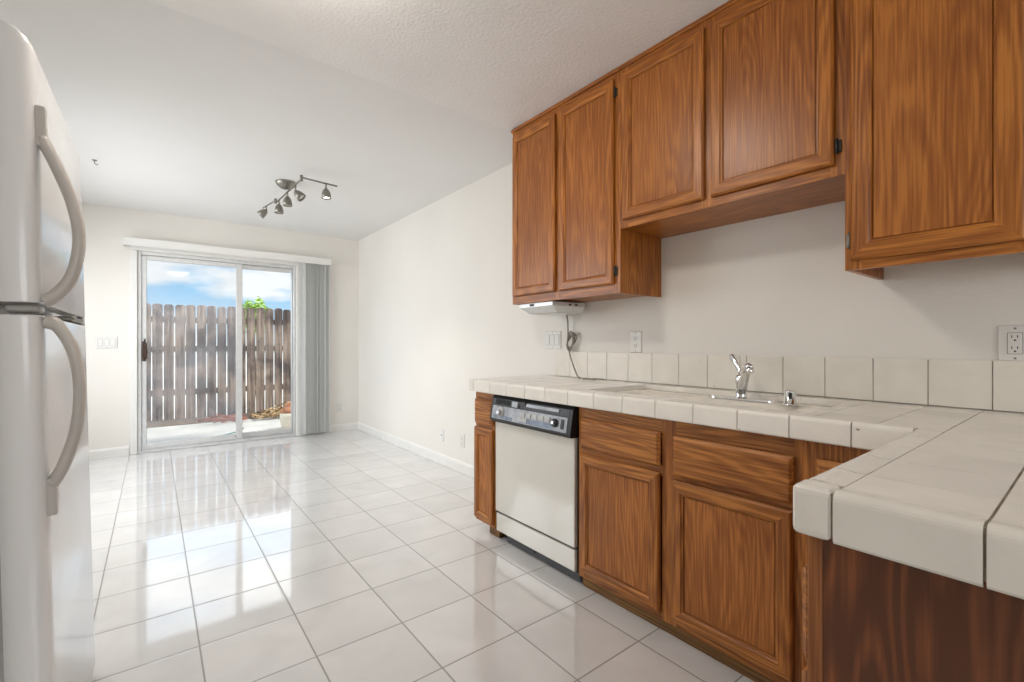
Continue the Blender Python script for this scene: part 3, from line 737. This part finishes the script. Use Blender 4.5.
def capprof(n, ZA=ZA):     # (distance in from the outer face, z)
    r = 0.013; pts = [(CW, ZC - 0.006), (CW, ZC), (0.040, ZC + 0.0003), (0.030, ZC + 0.0012), (0.020, ZC + 0.0028)]
    for k in range(6):
        a = PI / 2 * k / 5; pts.append((r - r * math.sin(a), ZC + 0.003 - r + r * math.cos(a)))
    pts += [(0, ZA + 0.004), (0.003, ZA), (0.008, ZA)]
    pts += [(0.008, ZC - 0.006)]
    return pts
def cap_front(y0, y1):      # along the main run, faces -x
    mb.poly([(XC + n, y0 + G / 2, z) for n, z in capprof(0)], (0, y1 - y0 - G, 0), 'tile')
def cap_end(y0, y1):
    mb.poly([(XP + n, y0 + G / 2, z) for n, z in capprof(0, ZP)], (0, y1 - y0 - G, 0), 'tile')
def cap_inner(x0, x1):      # peninsula inner edge, faces +y
    mb.poly([(x0 + G / 2, YI - n, z) for n, z in capprof(0, ZP)], (x1 - x0 - G, 0, 0), 'tile')
def cap_left(x0, x1):
    mb.poly([(x0 + G / 2, YE - n, z) for n, z in capprof(0)], (x1 - x0 - G, 0, 0), 'tile')
# main run joints
ys = [0.418 + T * k for k in range(0, 13)]
ys = [y for y in ys if y < YE - CW - 0.02]
fj = [YI] + ys + [YE - CW]
for a, b in zip(fj[:-1], fj[1:]): cap_front(a, b)
xj = [XC + CW, 1.66, 1.66 + T, 1.66 + 2 * T, XR - 0.010]
fy = [YI - CW + 0.0] + [0.373, 0.525] + [y + 0.0 for y in [0.525 + T * k for k in range(1, 12)] if y < YE - CW - 0.02] + [YE - CW]
for a, b in zip(fy[1:-1], fy[2:]):
    for c, d in zip(xj[:-1], xj[1:]): tile(c, d, a, b)
for c, d in zip(xj[:-1], xj[1:]): tile(c, d, YI - CW, 0.373)
tile(XC + 0.005, XC + CW, YI - CW, YI)
lx = [XC + CW, 1.66, 1.66 + T, 1.66 + 2 * T, XR - 0.010]
for c, d in zip(lx[:-1], lx[1:]): cap_left(c, d)
mb.box(XC, XC + CW - G / 2, YE - CW + G / 2, YE, ZA, ZC + 0.0025, 'tile', 0.011, 3)
# peninsula
px = [XP + CW, 0.908, 1.06, 1.2125, 1.365, XC + 0.005]
for c, d in zip(px[:-1], px[1:]): cap_inner(c, d)
mb.box(XP, XP + CW - G / 2, YI - CW + G / 2, YI, ZP, ZC + 0.0025, 'tile', 0.010, 3)
py = [YI - CW, 0.086, 0.086 - T, 0.086 - 2 * T, 0.086 - 3 * T, YN + 0.01]
for b, a in zip(py[:-1], py[1:]): cap_end(a, b)
pxf = [XP + CW, 1.06 - 0.0, 1.2125, 1.365, 1.5175, 1.67, 1.8225, 1.975, XR - 0.010]
pxf = [XP + CW - 0.0005, 0.908, 1.06, 1.2125, 1.365, 1.5175, 1.67, 1.8225, 1.975, XR - 0.010]
for b, a in zip(py[:-1], py[1:]):
    for c, d in zip(pxf[:-1], pxf[1:]):
        tile(c, d, a, b, 0.0006)
# tile trim lining the sink opening
mb.box(HX0 - 0.0, HX0 + 0.006, HY0, HY1, ZC - 0.030, ZC - 0.0015, 'tile'); mb.box(HX1 - 0.006, HX1, HY0, HY1, ZC - 0.030, ZC - 0.0015, 'tile')
mb.box(HX0 + 0.006, HX1 - 0.006, HY0, HY0 + 0.006, ZC - 0.030, ZC - 0.0015, 'tile'); mb.box(HX0 + 0.006, HX1 - 0.006, HY1 - 0.006, HY1, ZC - 0.030, ZC - 0.0015, 'tile')
tag(mb.build('countertop'), 'L-shaped countertop of cream square tiles with rounded edge caps and dark grout', 'countertop')

# backsplash
bsj = [0.22 - 0.153 * 4, 0.22 - 0.153 * 3, 0.22 - 0.153 * 2, 0.22 - 0.153, 0.22, 0.373, 0.525, 0.679, 0.832, 0.982, 1.012, 1.166, 1.319, 1.476, 1.632, 1.785, 1.937, 2.085, 2.222]
mb = MB(); mb.box(XR - 0.006, XR - 0.0005, bsj[0], bsj[-1], ZC + 0.0005, 1.045, 'grout_light')
for a, b in zip(bsj[:-1], bsj[1:]):
    mb.box(XR - 0.0095, XR - 0.005, a + 0.0014, b - 0.0014, ZC + 0.003, 1.0475, 'splash', 0.0016, 2)
tag(mb.build('backsplash'), 'single row of square cream backsplash tiles along the wall behind the counter', 'backsplash')

# ------------------------------------------------------------------ sink, faucet, air gap
ZS = ZC - 0.021
mb = MB(); t = bmesh.new()
sx0, sx1, sy0, sy1 = HX0 + 0.007, HX1 - 0.007, HY0 + 0.007, HY1 - 0.007
def rr(x0, x1, y0, y1, r, z, n=5):
    p = []
    for cx_, cy_, a0 in ((x1 - r, y1 - r, 0), (x0 + r, y1 - r, PI / 2), (x0 + r, y0 + r, PI), (x1 - r, y0 + r, 1.5 * PI)):
        for k in range(n + 1):
            a = a0 + PI / 2 * k / n; p.append((cx_ + r * math.cos(a), cy_ + r * math.sin(a), z))
    return p
lps = [rr(sx0, sx1, sy0, sy1, 0.012, ZS - 0.006), rr(sx0 + 0.002, sx1 - 0.002, sy0 + 0.002, sy1 - 0.002, 0.012, ZS),
       rr(sx0 + 0.022, sx1 - 0.100, sy0 + 0.028, sy1 - 0.028, 0.040, ZS - 0.001), rr(sx0 + 0.030, sx1 - 0.108, sy0 + 0.036, sy1 - 0.036, 0.040, ZS - 0.014),
       rr(sx0 + 0.040, sx1 - 0.120, sy0 + 0.048, sy1 - 0.048, 0.045, ZS - 0.150), rr(sx0 + 0.075, sx1 - 0.150, sy0 + 0.08, sy1 - 0.08, 0.05, ZS - 0.170)]
V = [[t.verts.new(p) for p in l] for l in lps]
for A, B in zip(V[:-1], V[1:]):
    for k in range(len(A)):
        f = t.faces.new((A[k], A[(k + 1) % len(A)], B[(k + 1) % len(A)], B[k])); f.smooth = True
t.faces.new(V[-1])
mb.merge(t, 'sink')
sk = thing('kitchen_sink', 'cream enamel drop-in sink set into the tiled counter below the short cabinet', 'sink', (1.8, 1.02, 0.70))
mb.build('basin', sk)
MB().lathe([(0.045, 0), (0.043, 0.003), (0.030, 0.004), (0.012, 0.001)], (1.75, 1.02, ZS - 0.1695), 'chrome', seg=24).build('drain', sk)
fx, fy_ = 1.935, 0.935
fa = thing('faucet', 'chrome single-lever kitchen faucet at the back of the sink', 'faucet', (fx, fy_, ZS))
mb = MB(); t = bmesh.new()
A = [t.verts.new((fx + p[0], fy_ + p[1], ZS + 0.0005)) for p in rr(-0.027, 0.027, -0.130, 0.130, 0.026, 0)]
B = [t.verts.new((fx + p[0], fy_ + p[1], ZS + 0.006)) for p in rr(-0.026, 0.026, -0.129, 0.129, 0.025, 0)]
C_ = [t.verts.new((fx + p[0], fy_ + p[1], ZS + 0.009)) for p in rr(-0.020, 0.020, -0.120, 0.120, 0.019, 0)]
for P_, Q_ in ((A, B), (B, C_)):
    for k in range(len(P_)):
        t.faces.new((P_[k], P_[(k + 1) % len(P_)], Q_[(k + 1) % len(P_)], Q_[k]))
t.faces.new(A[::-1]); t.faces.new(C_); bmesh.ops.recalc_face_normals(t, faces=t.faces[:]); mb.merge(t, 'chrome'); mb.build('base_plate', fa)
MB().lathe([(0.024, 0), (0.021, 0.006), (0.0195, 0.055), (0.022, 0.060), (0.022, 0.080), (0.018, 0.092), (0.008, 0.098)], (fx, fy_, ZS + 0.0085), 'chrome').build('body', fa)
sp_ = MB(); sp_.tube([(fx - 0.005, fy_ - 0.004, ZS + 0.034), (fx - 0.04, fy_ - 0.028, ZS + 0.072), (fx - 0.10, fy_ - 0.068, ZS + 0.122), (fx - 0.150, fy_ - 0.100, ZS + 0.145), (fx - 0.165, fy_ - 0.110, ZS + 0.146), (fx - 0.174, fy_ - 0.116, ZS + 0.136)], [0.019, 0.018, 0.017, 0.016, 0.0155, 0.014], 'chrome', 14)
spo = sp_.build('spout', fa)
MB().lathe([(0.0125, 0), (0.0135, 0.004), (0.0135, 0.018), (0.010, 0.019)], (fx - 0.174, fy_ - 0.116, ZS + 0.138), 'chrome', (-0.35, -0.25, -0.9), 16).build('aerator', spo)
MB().tube([(fx, fy_, ZS + 0.098), (fx + 0.006, fy_ + 0.008, ZS + 0.118), (fx + 0.018, fy_ + 0.030, ZS + 0.150), (fx + 0.026, fy_ + 0.050, ZS + 0.176), (fx + 0.028, fy_ + 0.056, ZS + 0.182)], [0.015, 0.013, 0.016, 0.019, 0.012], 'chrome', 12, flat=((0.5, -0.6, 0.3), 0.7)).build('lever', fa)
ag = thing('air_gap', 'small chrome air gap cap right of the faucet', 'air gap', (1.905, 0.735, ZS))
MB().lathe([(0.024, 0), (0.024, 0.004), (0.0195, 0.006), (0.0195, 0.052), (0.0175, 0.056), (0.006, 0.057)], (1.905, 0.735, ZS + 0.0005), 'chrome').build('cap', ag)
MB().box(1.8835, 1.8865, 0.720, 0.733, ZS + 0.028, ZS + 0.048, 'slot', 0.001, rot=Matrix.Rotation(0.35, 3, 'Z')).build('slot', ag)

# ------------------------------------------------------------------ wall plates
def plate_x(name, label, cat, y, z, w_, h_, kind, group=None):
    """plate on the right wall, kind: duplex / decora / switch3 / blank"""
    o = thing(name, label, cat, (XR, y, z - h_ / 2), group); mp = lambda u, v, n: (XR - 0.0008 - n, y + u, z + v)
    return plate(o, mp, w_, h_, kind)
def plate_y(name, label, cat, x, z, w_, h_, kind, group=None):
    o = thing(name, label, cat, (x, YB, z - h_ / 2), group); mp = lambda u, v, n: (x + u, YB - 0.0008 - n, z + v)
    return plate(o, mp, w_, h_, kind)
def pbox(mp, u0, u1, v0, v1, n0, n1, m, mb=None, bev=0.0008):
    mb = mb or MB(); a = mp(u0, v0, n0); b = mp(u1, v1, n1)
    mb.box(min(a[0], b[0]), max(a[0], b[0]), min(a[1], b[1]), max(a[1], b[1]), min(a[2], b[2]), max(a[2], b[2]), m, bev); return mb
def plate(o, mp, w_, h_, kind):
    loops_mesh(mp, -w_ / 2, w_ / 2, -h_ / 2, h_ / 2, [(0, 0), (0, 0.002), (0.004, 0.0055)], 'plate', 'plate').build('cover_plate', o)
    if kind == 'decora':
        pbox(mp, -0.0165, 0.0165, -0.033, 0.033, 0.0056, 0.0064, 'slot').build('gap', o)
        r = pbox(mp, -0.0155, 0.0155, -0.032, 0.032, 0.0062, 0.0078, 'plate').build('receptacle', o); mb = MB()
        for v in (0.017, -0.017):
            for u in (-0.0065, 0.0055): pbox(mp, u, u + 0.0022, v, v + 0.008, 0.0079, 0.0082, 'slot', mb, 0)
            pbox(mp, -0.0025, 0.0025, v - 0.0095, v - 0.005, 0.0079, 0.0082, 'slot', mb, 0)
        mb.build('slots', r)
    elif kind == 'duplex':
        for v in (0.0195, -0.0195):
            r = pbox(mp, -0.016, 0.016, v - 0.0135, v + 0.0135, 0.0056, 0.0075, 'plate').build('receptacle', o); mb = MB()
            for u in (-0.0072, 0.005): pbox(mp, u, u + 0.0024, v - 0.002, v + 0.007, 0.0076, 0.008, 'slot', mb, 0)
            pbox(mp, -0.0025, 0.0025, v - 0.010, v - 0.005, 0.0076, 0.008, 'slot', mb, 0); mb.build('slots', r)
    elif kind == 'switch3':
        for u in (-0.046, 0, 0.046):
            pbox(mp, u - 0.0175, u + 0.0175, -0.0345, 0.0345, 0.0056, 0.0062, 'slot').build('gap', o)
            pbox(mp, u - 0.0165, u + 0.0165, -0.0335, 0.0335, 0.006, 0.0085, 'white_plastic').build('rocker', o)
    elif kind == 'jack':
        pbox(mp, -0.007, 0.007, -0.006, 0.006, 0.0056, 0.0075, 'slot').build('jack', o)
    for v in ((h_ / 2 - 0.010), -(h_ / 2 - 0.010)):
        pbox(mp, -0.0028, 0.0028, v - 0.0028, v + 0.0028, 0.0056, 0.0064, 'cord' if kind != 'decora' else 'nickel').build('screw', o)
    return o
plate_x('wall_outlet', 'white rectangular outlet with two sockets on the wall at the right edge', 'outlet', 0.172, 1.101, 0.076, 0.112, 'decora', 'wall outlets')
plate_x('wall_outlet', 'white outlet above the backsplash tiles, just right of the hanging cord', 'outlet', 1.583, 1.110, 0.076, 0.118, 'duplex', 'wall outlets')
plate_x('switch_plate', 'white triple rocker switch plate below the end of the wall cabinets', 'light switch', 2.250, 1.125, 0.158, 0.116, 'switch3')
plate_x('phone_jack', 'low white jack plate on the right wall, the farther of two from the cabinets', 'wall plate', 3.738, 0.262, 0.070, 0.115, 'jack')
plate_x('wall_outlet', 'low white outlet on the right wall nearest the narrow base cabinet', 'outlet', 3.388, 0.268, 0.070, 0.115, 'duplex', 'wall outlets')
plate_y('wall_outlet', 'white outlet low on the back wall between the blind and the corner', 'outlet', 1.858, 0.300, 0.070, 0.115, 'duplex', 'wall outlets')
plate_y('switch_plate', 'white triple switch plate on the back wall left of the patio door', 'light switch', -0.357, 1.112, 0.158, 0.116, 'switch3')

# ------------------------------------------------------------------ ceiling track light
tk = thing('track_light', 'satin nickel ceiling track light with five adjustable bell spots and one lit bulb', 'ceiling light', (0.86, 4.14, CH))
def at_z(u, v, z):
    r = (u - 512) / F_PX; zz = -(v - CY) / F_PX; k = (z - H) / zz; s_, c_ = math.sin(TH), math.cos(TH)
    return Vector(((s_ + r * c_) * k, (c_ - r * s_) * k, z))
zb = 2.345
cc = at_z(286, 182.5, CH)
MB().lathe([(0.080, 0), (0.080, 0.006), (0.070, 0.026), (0.045, 0.046), (0.018, 0.056)], (cc.x, cc.y, CH - 0.0005), 'nickel', (0, 0, -1), 32).build('canopy', tk)
pA = at_z(263, 208, zb); pB = at_z(275.5, 200.5, zb); pC = at_z(277, 202, zb - 0.006); pD = at_z(297, 183, zb - 0.004); pE = at_z(301.5, 177.5, zb); pF = at_z(337, 186.3, zb)
c0 = Vector((cc.x, cc.y, CH - 0.054)); cmid = at_z(289.5, 190, zb - 0.006)
MB().tube([c0, cmid], 0.010, 'nickel', 10).tube([pC, cmid, pD, pE + Vector((0, 0, -0.012))], 0.0065, 'nickel', 10).build('centre_bar', tk)
MB().tube([pA, pB], 0.0065, 'nickel', 10).tube([pB + Vector((0, 0, 0.016)), pB + Vector((0, 0, -0.026))], 0.011, 'nickel', 12).build('swivel_arm', tk)
MB().tube([pE, pF], 0.0065, 'nickel', 10).tube([pE + Vector((0, 0, 0.016)), pE + Vector((0, 0, -0.026))], 0.011, 'nickel', 12).build('swivel_arm', tk)
def spot(p, d, lit=False, drop=0.045):
    d = Vector(d).normalized(); q = p + Vector((0, 0, -drop))
    hd = MB().tube([p, q], 0.0060, 'nickel', 8).tube([q + Vector((0, 0, 0.008)), q - Vector((0, 0, 0.006))], 0.010, 'nickel', 10)
    hd.lathe([(0.010, -0.004), (0.019, 0.004), (0.028, 0.020), (0.033, 0.042), (0.036, 0.072), (0.033, 0.072), (0.030, 0.044), (0.024, 0.022), (0.012, 0.008)], q, 'nickel', d, 20, cap=False)
    h = hd.build('spot_head', tk)
    MB().lathe([(0.004, 0.018), (0.022, 0.040), (0.027, 0.058), (0.024, 0.063), (0.004, 0.066)], q, 'bulb' if lit else 'bulb_off', d, 16).build('bulb', h)
    if lit:
        l = bpy.data.lights.new('spot_bulb', 'SPOT'); l.energy = 14; l.color = (1, 0.9, 0.75); l.spot_size = math.radians(100); l.spot_blend = 0.6; l.shadow_soft_size = 0.03
        lo = bpy.data.objects.new('spot_bulb', l); COL.objects.link(lo); lo.location = q + d * 0.085
        lo.rotation_euler = d.to_track_quat('-Z', 'Y').to_euler()
spot(pA.lerp(pB, 0.28), (-0.55, 0.25, -0.55), drop=0.040)
spot(at_z(279, 199.5, zb - 0.006), (0, 0, -1))
spot(at_z(287.5, 191.5, zb - 0.006), (0, 0, -1))
spot(at_z(295.5, 185, zb - 0.006), (0.62, -0.42, -0.75), drop=0.05)
spot(at_z(326, 183.3, zb), (0.05, 0, -1), lit=True)

# small ceiling hook above the fridge
hk = at_z(94.5, 160, CH)
tag(MB().lathe([(0.016, 0), (0.015, 0.003), (0.006, 0.006), (0.004, 0.012)], (hk.x, hk.y, CH - 0.0005), 'nickel', (0, 0, -1), 16).tube([(hk.x, hk.y, CH - 0.010), (hk.x, hk.y, CH - 0.022), (hk.x + 0.010, hk.y, CH - 0.034), (hk.x + 0.018, hk.y, CH - 0.026)], 0.003, 'nickel', 8).build('ceiling_hook'),
    'small metal hook in the ceiling above the refrigerator', 'hook')

# flush dome ceiling light of the kitchen, just above the picture
kd = thing('dome_ceiling_light', 'round flush dome ceiling light over the kitchen floor', 'ceiling light', (0.36, 1.52, CK))
MB().lathe([(0.175, 0), (0.175, 0.022), (0.168, 0.026)], (0.36, 1.52, CK - 0.0005), 'trim', (0, 0, -1), 40).build('base_ring', kd)
MB().lathe([(0.160, 0.0), (0.152, 0.025), (0.125, 0.050), (0.080, 0.068), (0.020, 0.076)], (0.36, 1.52, CK - 0.026), 'dome', (0, 0, -1), 40).build('glass_dome', kd)

# ------------------------------------------------------------------ refrigerator (leans back a touch)
FW = 0.745; FD = 0.70; FH = 1.735
fr = thing('refrigerator', 'white top-freezer refrigerator with bowed handles at the left edge', 'refrigerator', (-0.158, 1.355, 0))
o = fr.location.copy()
# local build frame: front plane x=0, near side y=0, all shifted by o
bx = o.x; by = o.y
MB().box(bx - FD, bx - 0.082, by + 0.004, by + FW - 0.004, 0.02, FH - 0.02, 'fridge', 0.008, 2).build('cabinet', fr)
mb = MB(); mb.box(bx - 0.0815, bx - 0.070, by + 0.012, by + FW - 0.012, 0.10, 1.160, 'fridge_grey'); mb.box(bx - 0.0815, bx - 0.070, by + 0.012, by + FW - 0.012, 1.192, FH - 0.03, 'fridge_grey'); mb.build('gasket', fr)
MB().box(bx - 0.12, bx - 0.0725, by + 0.02, by + FW - 0.02, 0.012, 0.085, 'fridge_grey', 0.006).build('base_grille', fr)
def fdoor(name, z0, z1, topround):
    # plan profile: flat front with softly rounded vertical edges
    pr = []; r = 0.026
    pr += [(-0.069, 0.0), (-0.030, 0.0)]
    for k in range(7):
        a = PI / 2 * k / 6; pr.append((-r + r * math.sin(a), r * 1.1 * (1 - math.cos(a))))
    for k in range(7):
        a = PI / 2 * (1 - k / 6); pr.append((-r + r * math.sin(a), FW - r * 1.1 * (1 - math.cos(a))))
    pr += [(-0.030, FW), (-0.069, FW)]
    t = bmesh.new(); L = []
    zs = [(z0, 0.004), (z0 + 0.004, 0.0)]
    if topround:
        zs += [(z1 - 0.045 + 0.045 * math.sin(a), 0.055 * (1 - math.cos(a))) for a in (0, 0.3, 0.6, 0.9, 1.2, 1.45, PI / 2)]
    else: zs += [(z1 - 0.004, 0.0), (z1, 0.004)]
    for z, ins in zs:
        L.append([t.verts.new((bx + min(x, -ins) if x > -ins else bx + x, by + y, z)) for x, y in pr])
    n = len(pr)
    for A, B in zip(L[:-1], L[1:]):
        for k in range(n):
            f = t.faces.new((A[k], A[(k + 1) % n], B[(k + 1) % n], B[k])); f.smooth = True
    t.faces.new(L[0]); t.faces.new(L[-1])
    bmesh.ops.recalc_face_normals(t, faces=t.faces[:])
    m_ = MB(); m_.merge(t, 'fridge'); return m_.build(name, fr)
fd1 = fdoor('freezer_door', 1.186, FH + 0.015, True)
fd2 = fdoor('fridge_door', 0.030, 1.160, False)
def bow(parent, pts, tab0, tab1):
    P_ = []
    # Catmull-Rom through the control points
    q = [Vector(p) for p in pts]; q = [q[0] * 2 - q[1]] + q + [q[-1] * 2 - q[-2]]
    for i in range(1, len(q) - 2):
        for k in range(8):
            t_ = k / 8; a, b, c, d = q[i - 1:i + 3]
            P_.append(0.5 * ((2 * b) + (c - a) * t_ + (2 * a - 5 * b + 4 * c - d) * t_ ** 2 + (3 * b - a - 3 * c + d) * t_ ** 3))
    P_.append(q[-2])
    m_ = MB(); m_.tube([(bx + p.x, by + p.y, p.z) for p in P_], 0.0155, 'fridge_handle', 14, flat=((1, 0, 0), 0.72))
    m_.box(bx - 0.006, bx + 0.013, by + 0.014, by + 0.040, tab0, tab1, 'fridge_handle', 0.005, 2)
    m_.build('handle', parent)
hy = 0.027
bow(fd1, [(0.004, hy, 1.535), (0.026, hy, 1.48), (0.050, hy, 1.40), (0.058, hy, 1.325), (0.046, hy, 1.25), (0.020, hy, 1.205), (0.000, hy, 1.190)], 1.515, 1.600)
bow(fd2, [(0.000, hy, 1.150), (0.022, hy, 1.135), (0.044, hy, 1.08), (0.052, hy, 1.00), (0.044, hy, 0.91), (0.022, hy, 0.835), (0.004, hy, 0.80)], 0.735, 0.815)
MB().box(bx - 0.055, bx - 0.004, by + 0.01, by + 0.07, 1.166, 1.180, 'fridge_grey', 0.004).build('divider_clip', fr)
m_ = MB(); m_.box(bx - 0.055, bx - 0.003, by + FW - 0.26, by + FW - 0.012, 1.166, 1.180, 'nickel', 0.004)
m_.tube([(bx - 0.010, by + FW - 0.03, 1.160), (bx - 0.010, by + FW - 0.03, 1.188)], 0.010, 'alu', 12); m_.build('centre_hinge', fr)
fr.rotation_euler = (0, math.radians(-1.25), math.radians(-0.4))

# ------------------------------------------------------------------ outside: patio, fence, jug, debris
GZ = -0.05
struct(MB().box(-7, 8, YB + 0.146, 8.02, GZ - 0.1, GZ, 'concrete'), 'patio_slab')
struct(MB().box(-7, 8, 8.021, 8.70, GZ - 0.1, GZ + 0.005, 'soil'), 'soil_bed')
struct(MB().box(-30, 30, 8.701, 60, GZ - 0.1, GZ - 0.01, 'concrete'), 'ground_beyond')
fn = thing('picket_fence', 'weathered grey-brown wooden picket fence with dog-eared boards beyond the patio', 'fence', (1.0, 8.4, GZ))
x = -1.30; i = 0
pitch = 0.132
x = -0.02 - pitch * 10 + 0.006
while x < 3.2:
    w_ = 0.118 + random.uniform(-0.003, 0.003); lean = random.uniform(-0.004, 0.004); zt = 1.675 + random.uniform(-0.012, 0.010)
    c_ = 0.024
    m_ = MB(); m_.poly([(x + lean * 0, 8.385, GZ + 0.04), (x + w_, 8.385, GZ + 0.04), (x + w_ + lean, 8.385, zt - c_), (x + w_ - c_ + lean, 8.385, zt), (x + c_ + lean, 8.385, zt), (x + lean, 8.385, zt - c_)], (0, 0.016, 0), 'fence')
    m_.build('picket', fn); x += pitch; i += 1
for z in (0.38, 1.02, 1.45): MB().box(-1.4, 3.3, 8.403, 8.440, z - 0.04, z + 0.045, 'fence').build('rail', fn)
for xx in (-1.2, 1.02, 3.2): MB().box(xx, xx + 0.09, 8.442, 8.53, GZ, 1.60, 'fence').build('post', fn)
# shrub behind the fence
bu = thing('shrub', 'yellow-green leafy shrub rising behind the wooden fence', 'shrub', (1.6, 10.1, GZ))
random.seed(3)
mb = MB()
for k in range(5):
    a = random.uniform(0, 6.28); mb.tube([(1.6, 10.1, GZ + 0.0), (1.6 + 0.10 * math.cos(a), 10.1 + 0.1 * math.sin(a), 0.9), (1.6 + 0.15 * math.cos(a), 10.1 + 0.2 * math.sin(a), 1.70)], [0.03, 0.022, 0.010], 'soil', 6)
mb.build('stem', bu)
t = bmesh.new()
for k in range(1500):
    while True:
        p = Vector((random.uniform(-1, 1), random.uniform(-1, 1), random.uniform(-1, 1)))
        if 0.35 < p.length < 1: break
    c = Vector((1.57 + p.x * 0.27, 10.1 + p.y * 0.30, 1.62 + p.z * 0.36 * (1 + 0.15 * math.sin(p.x * 7)))); s_ = random.uniform(0.025, 0.05)
    R = Matrix.Rotation(random.uniform(0, 6.28), 3, 'Z') @ Matrix.Rotation(random.uniform(-1, 1), 3, 'X')
    q = [c + R @ Vector(v) * s_ for v in ((-1, 0, 0), (0, -0.45, 0.08), (1, 0, 0), (0, 0.45, 0.08))]
    vs = [t.verts.new(v) for v in q]; t.faces.new(vs)
mb = MB(); mb.merge(t, 'leaf_green'); mb.build('foliage', bu)
# jug
jg = thing('ceramic_jug', 'cream ceramic jug with terracotta shoulder standing outside beside the door frame', 'jug', (1.465, 6.82, GZ))
def jprof(a): return a
MB().lathe([(0.075, 0.0), (0.095, 0.02), (0.118, 0.09), (0.124, 0.16), (0.120, 0.215)], (1.465, 6.82, GZ + 0.0005), 'pot_white', seg=32).build('body', jg)
j = MB().lathe([(0.120, 0.2155), (0.104, 0.262), (0.070, 0.292), (0.040, 0.305), (0.036, 0.330), (0.046, 0.345), (0.040, 0.350)], (1.465, 6.82, GZ + 0.0005), 'terracotta', seg=32).build('shoulder', jg)
MB().tube([(1.44, 6.775, GZ + 0.325), (1.40, 6.76, GZ + 0.34), (1.375, 6.75, GZ + 0.30), (1.378, 6.757, GZ + 0.255)], 0.009, 'terracotta', 8).build('loop_handle', jg)
# dry leaf litter along the fence (uncountable)
random.seed(11)
def litter(name, label, n, fx_, mat, size, cat='debris'):
    t = bmesh.new()
    for k in range(n):
        x, y, z = fx_(); s_ = random.uniform(*size)
        R = Matrix.Rotation(random.uniform(0, 6.28), 3, 'Z') @ Matrix.Rotation(random.uniform(-0.9, 0.9), 3, 'X') @ Matrix.Rotation(random.uniform(-0.6, 0.6), 3, 'Y')
        q = [Vector((x, y, z)) + R @ Vector(v) * s_ for v in ((-1, 0, 0), (-0.2, -0.4, 0.15), (1, 0, 0.1), (0.1, 0.4, 0.2))]
        t.faces.new([t.verts.new(v) for v in q])
    m_ = MB(); m_.merge(t, mat); return tag(m_.build(name), label, cat, kind='stuff')
def heap():
    x = min(2.6, max(1.22, random.gauss(1.75, 0.35))); y = random.uniform(7.75, 8.33); hgt = 0.20 * math.exp(-((x - 1.9) / 0.45) ** 2) * ((y - 7.7) / 0.7)
    return x, y, GZ + 0.03 + random.uniform(0, 1) * max(0.02, hgt)
litter('leaf_litter', 'heap of dry brown leaves against the foot of the wooden fence', 1300, heap, 'leaf_dry', (0.02, 0.05), 'leaves')
random.seed(21)
m_ = MB()
for k in range(46):
    x = max(0.55, min(1.0, random.gauss(0.85, 0.15))); y = random.uniform(7.75, 8.25); a = random.uniform(-0.7, 0.7); L_ = random.uniform(0.08, 0.24)
    z = GZ + 0.015 + random.uniform(0, 0.05)
    m_.tube([(x - L_ * math.cos(a) / 2, y - L_ * math.sin(a) / 2, z), (x, y, z + random.uniform(0, 0.03)), (x + L_ * math.cos(a) / 2, y + L_ * math.sin(a) / 2, z + random.uniform(0, 0.02))], 0.007, 'twig_red', 5)
tag(m_.build('fallen_twigs'), 'scatter of reddish fallen twigs on the patio before the fence', 'twigs', kind='stuff')
tag(MB().tube([(0.42, 6.60, GZ + 0.009), (0.58, 6.68, GZ + 0.009), (0.76, 6.82, GZ + 0.009), (0.90, 7.0, GZ + 0.009), (0.96, 7.15, GZ + 0.010)], 0.008, 'hose', 8).build('hose'),
    'thin dark green hose lying curved on the concrete patio outside the sliding pane', 'hose')

for ob in bpy.data.objects:
    if '_o' in ob: del ob['_o']
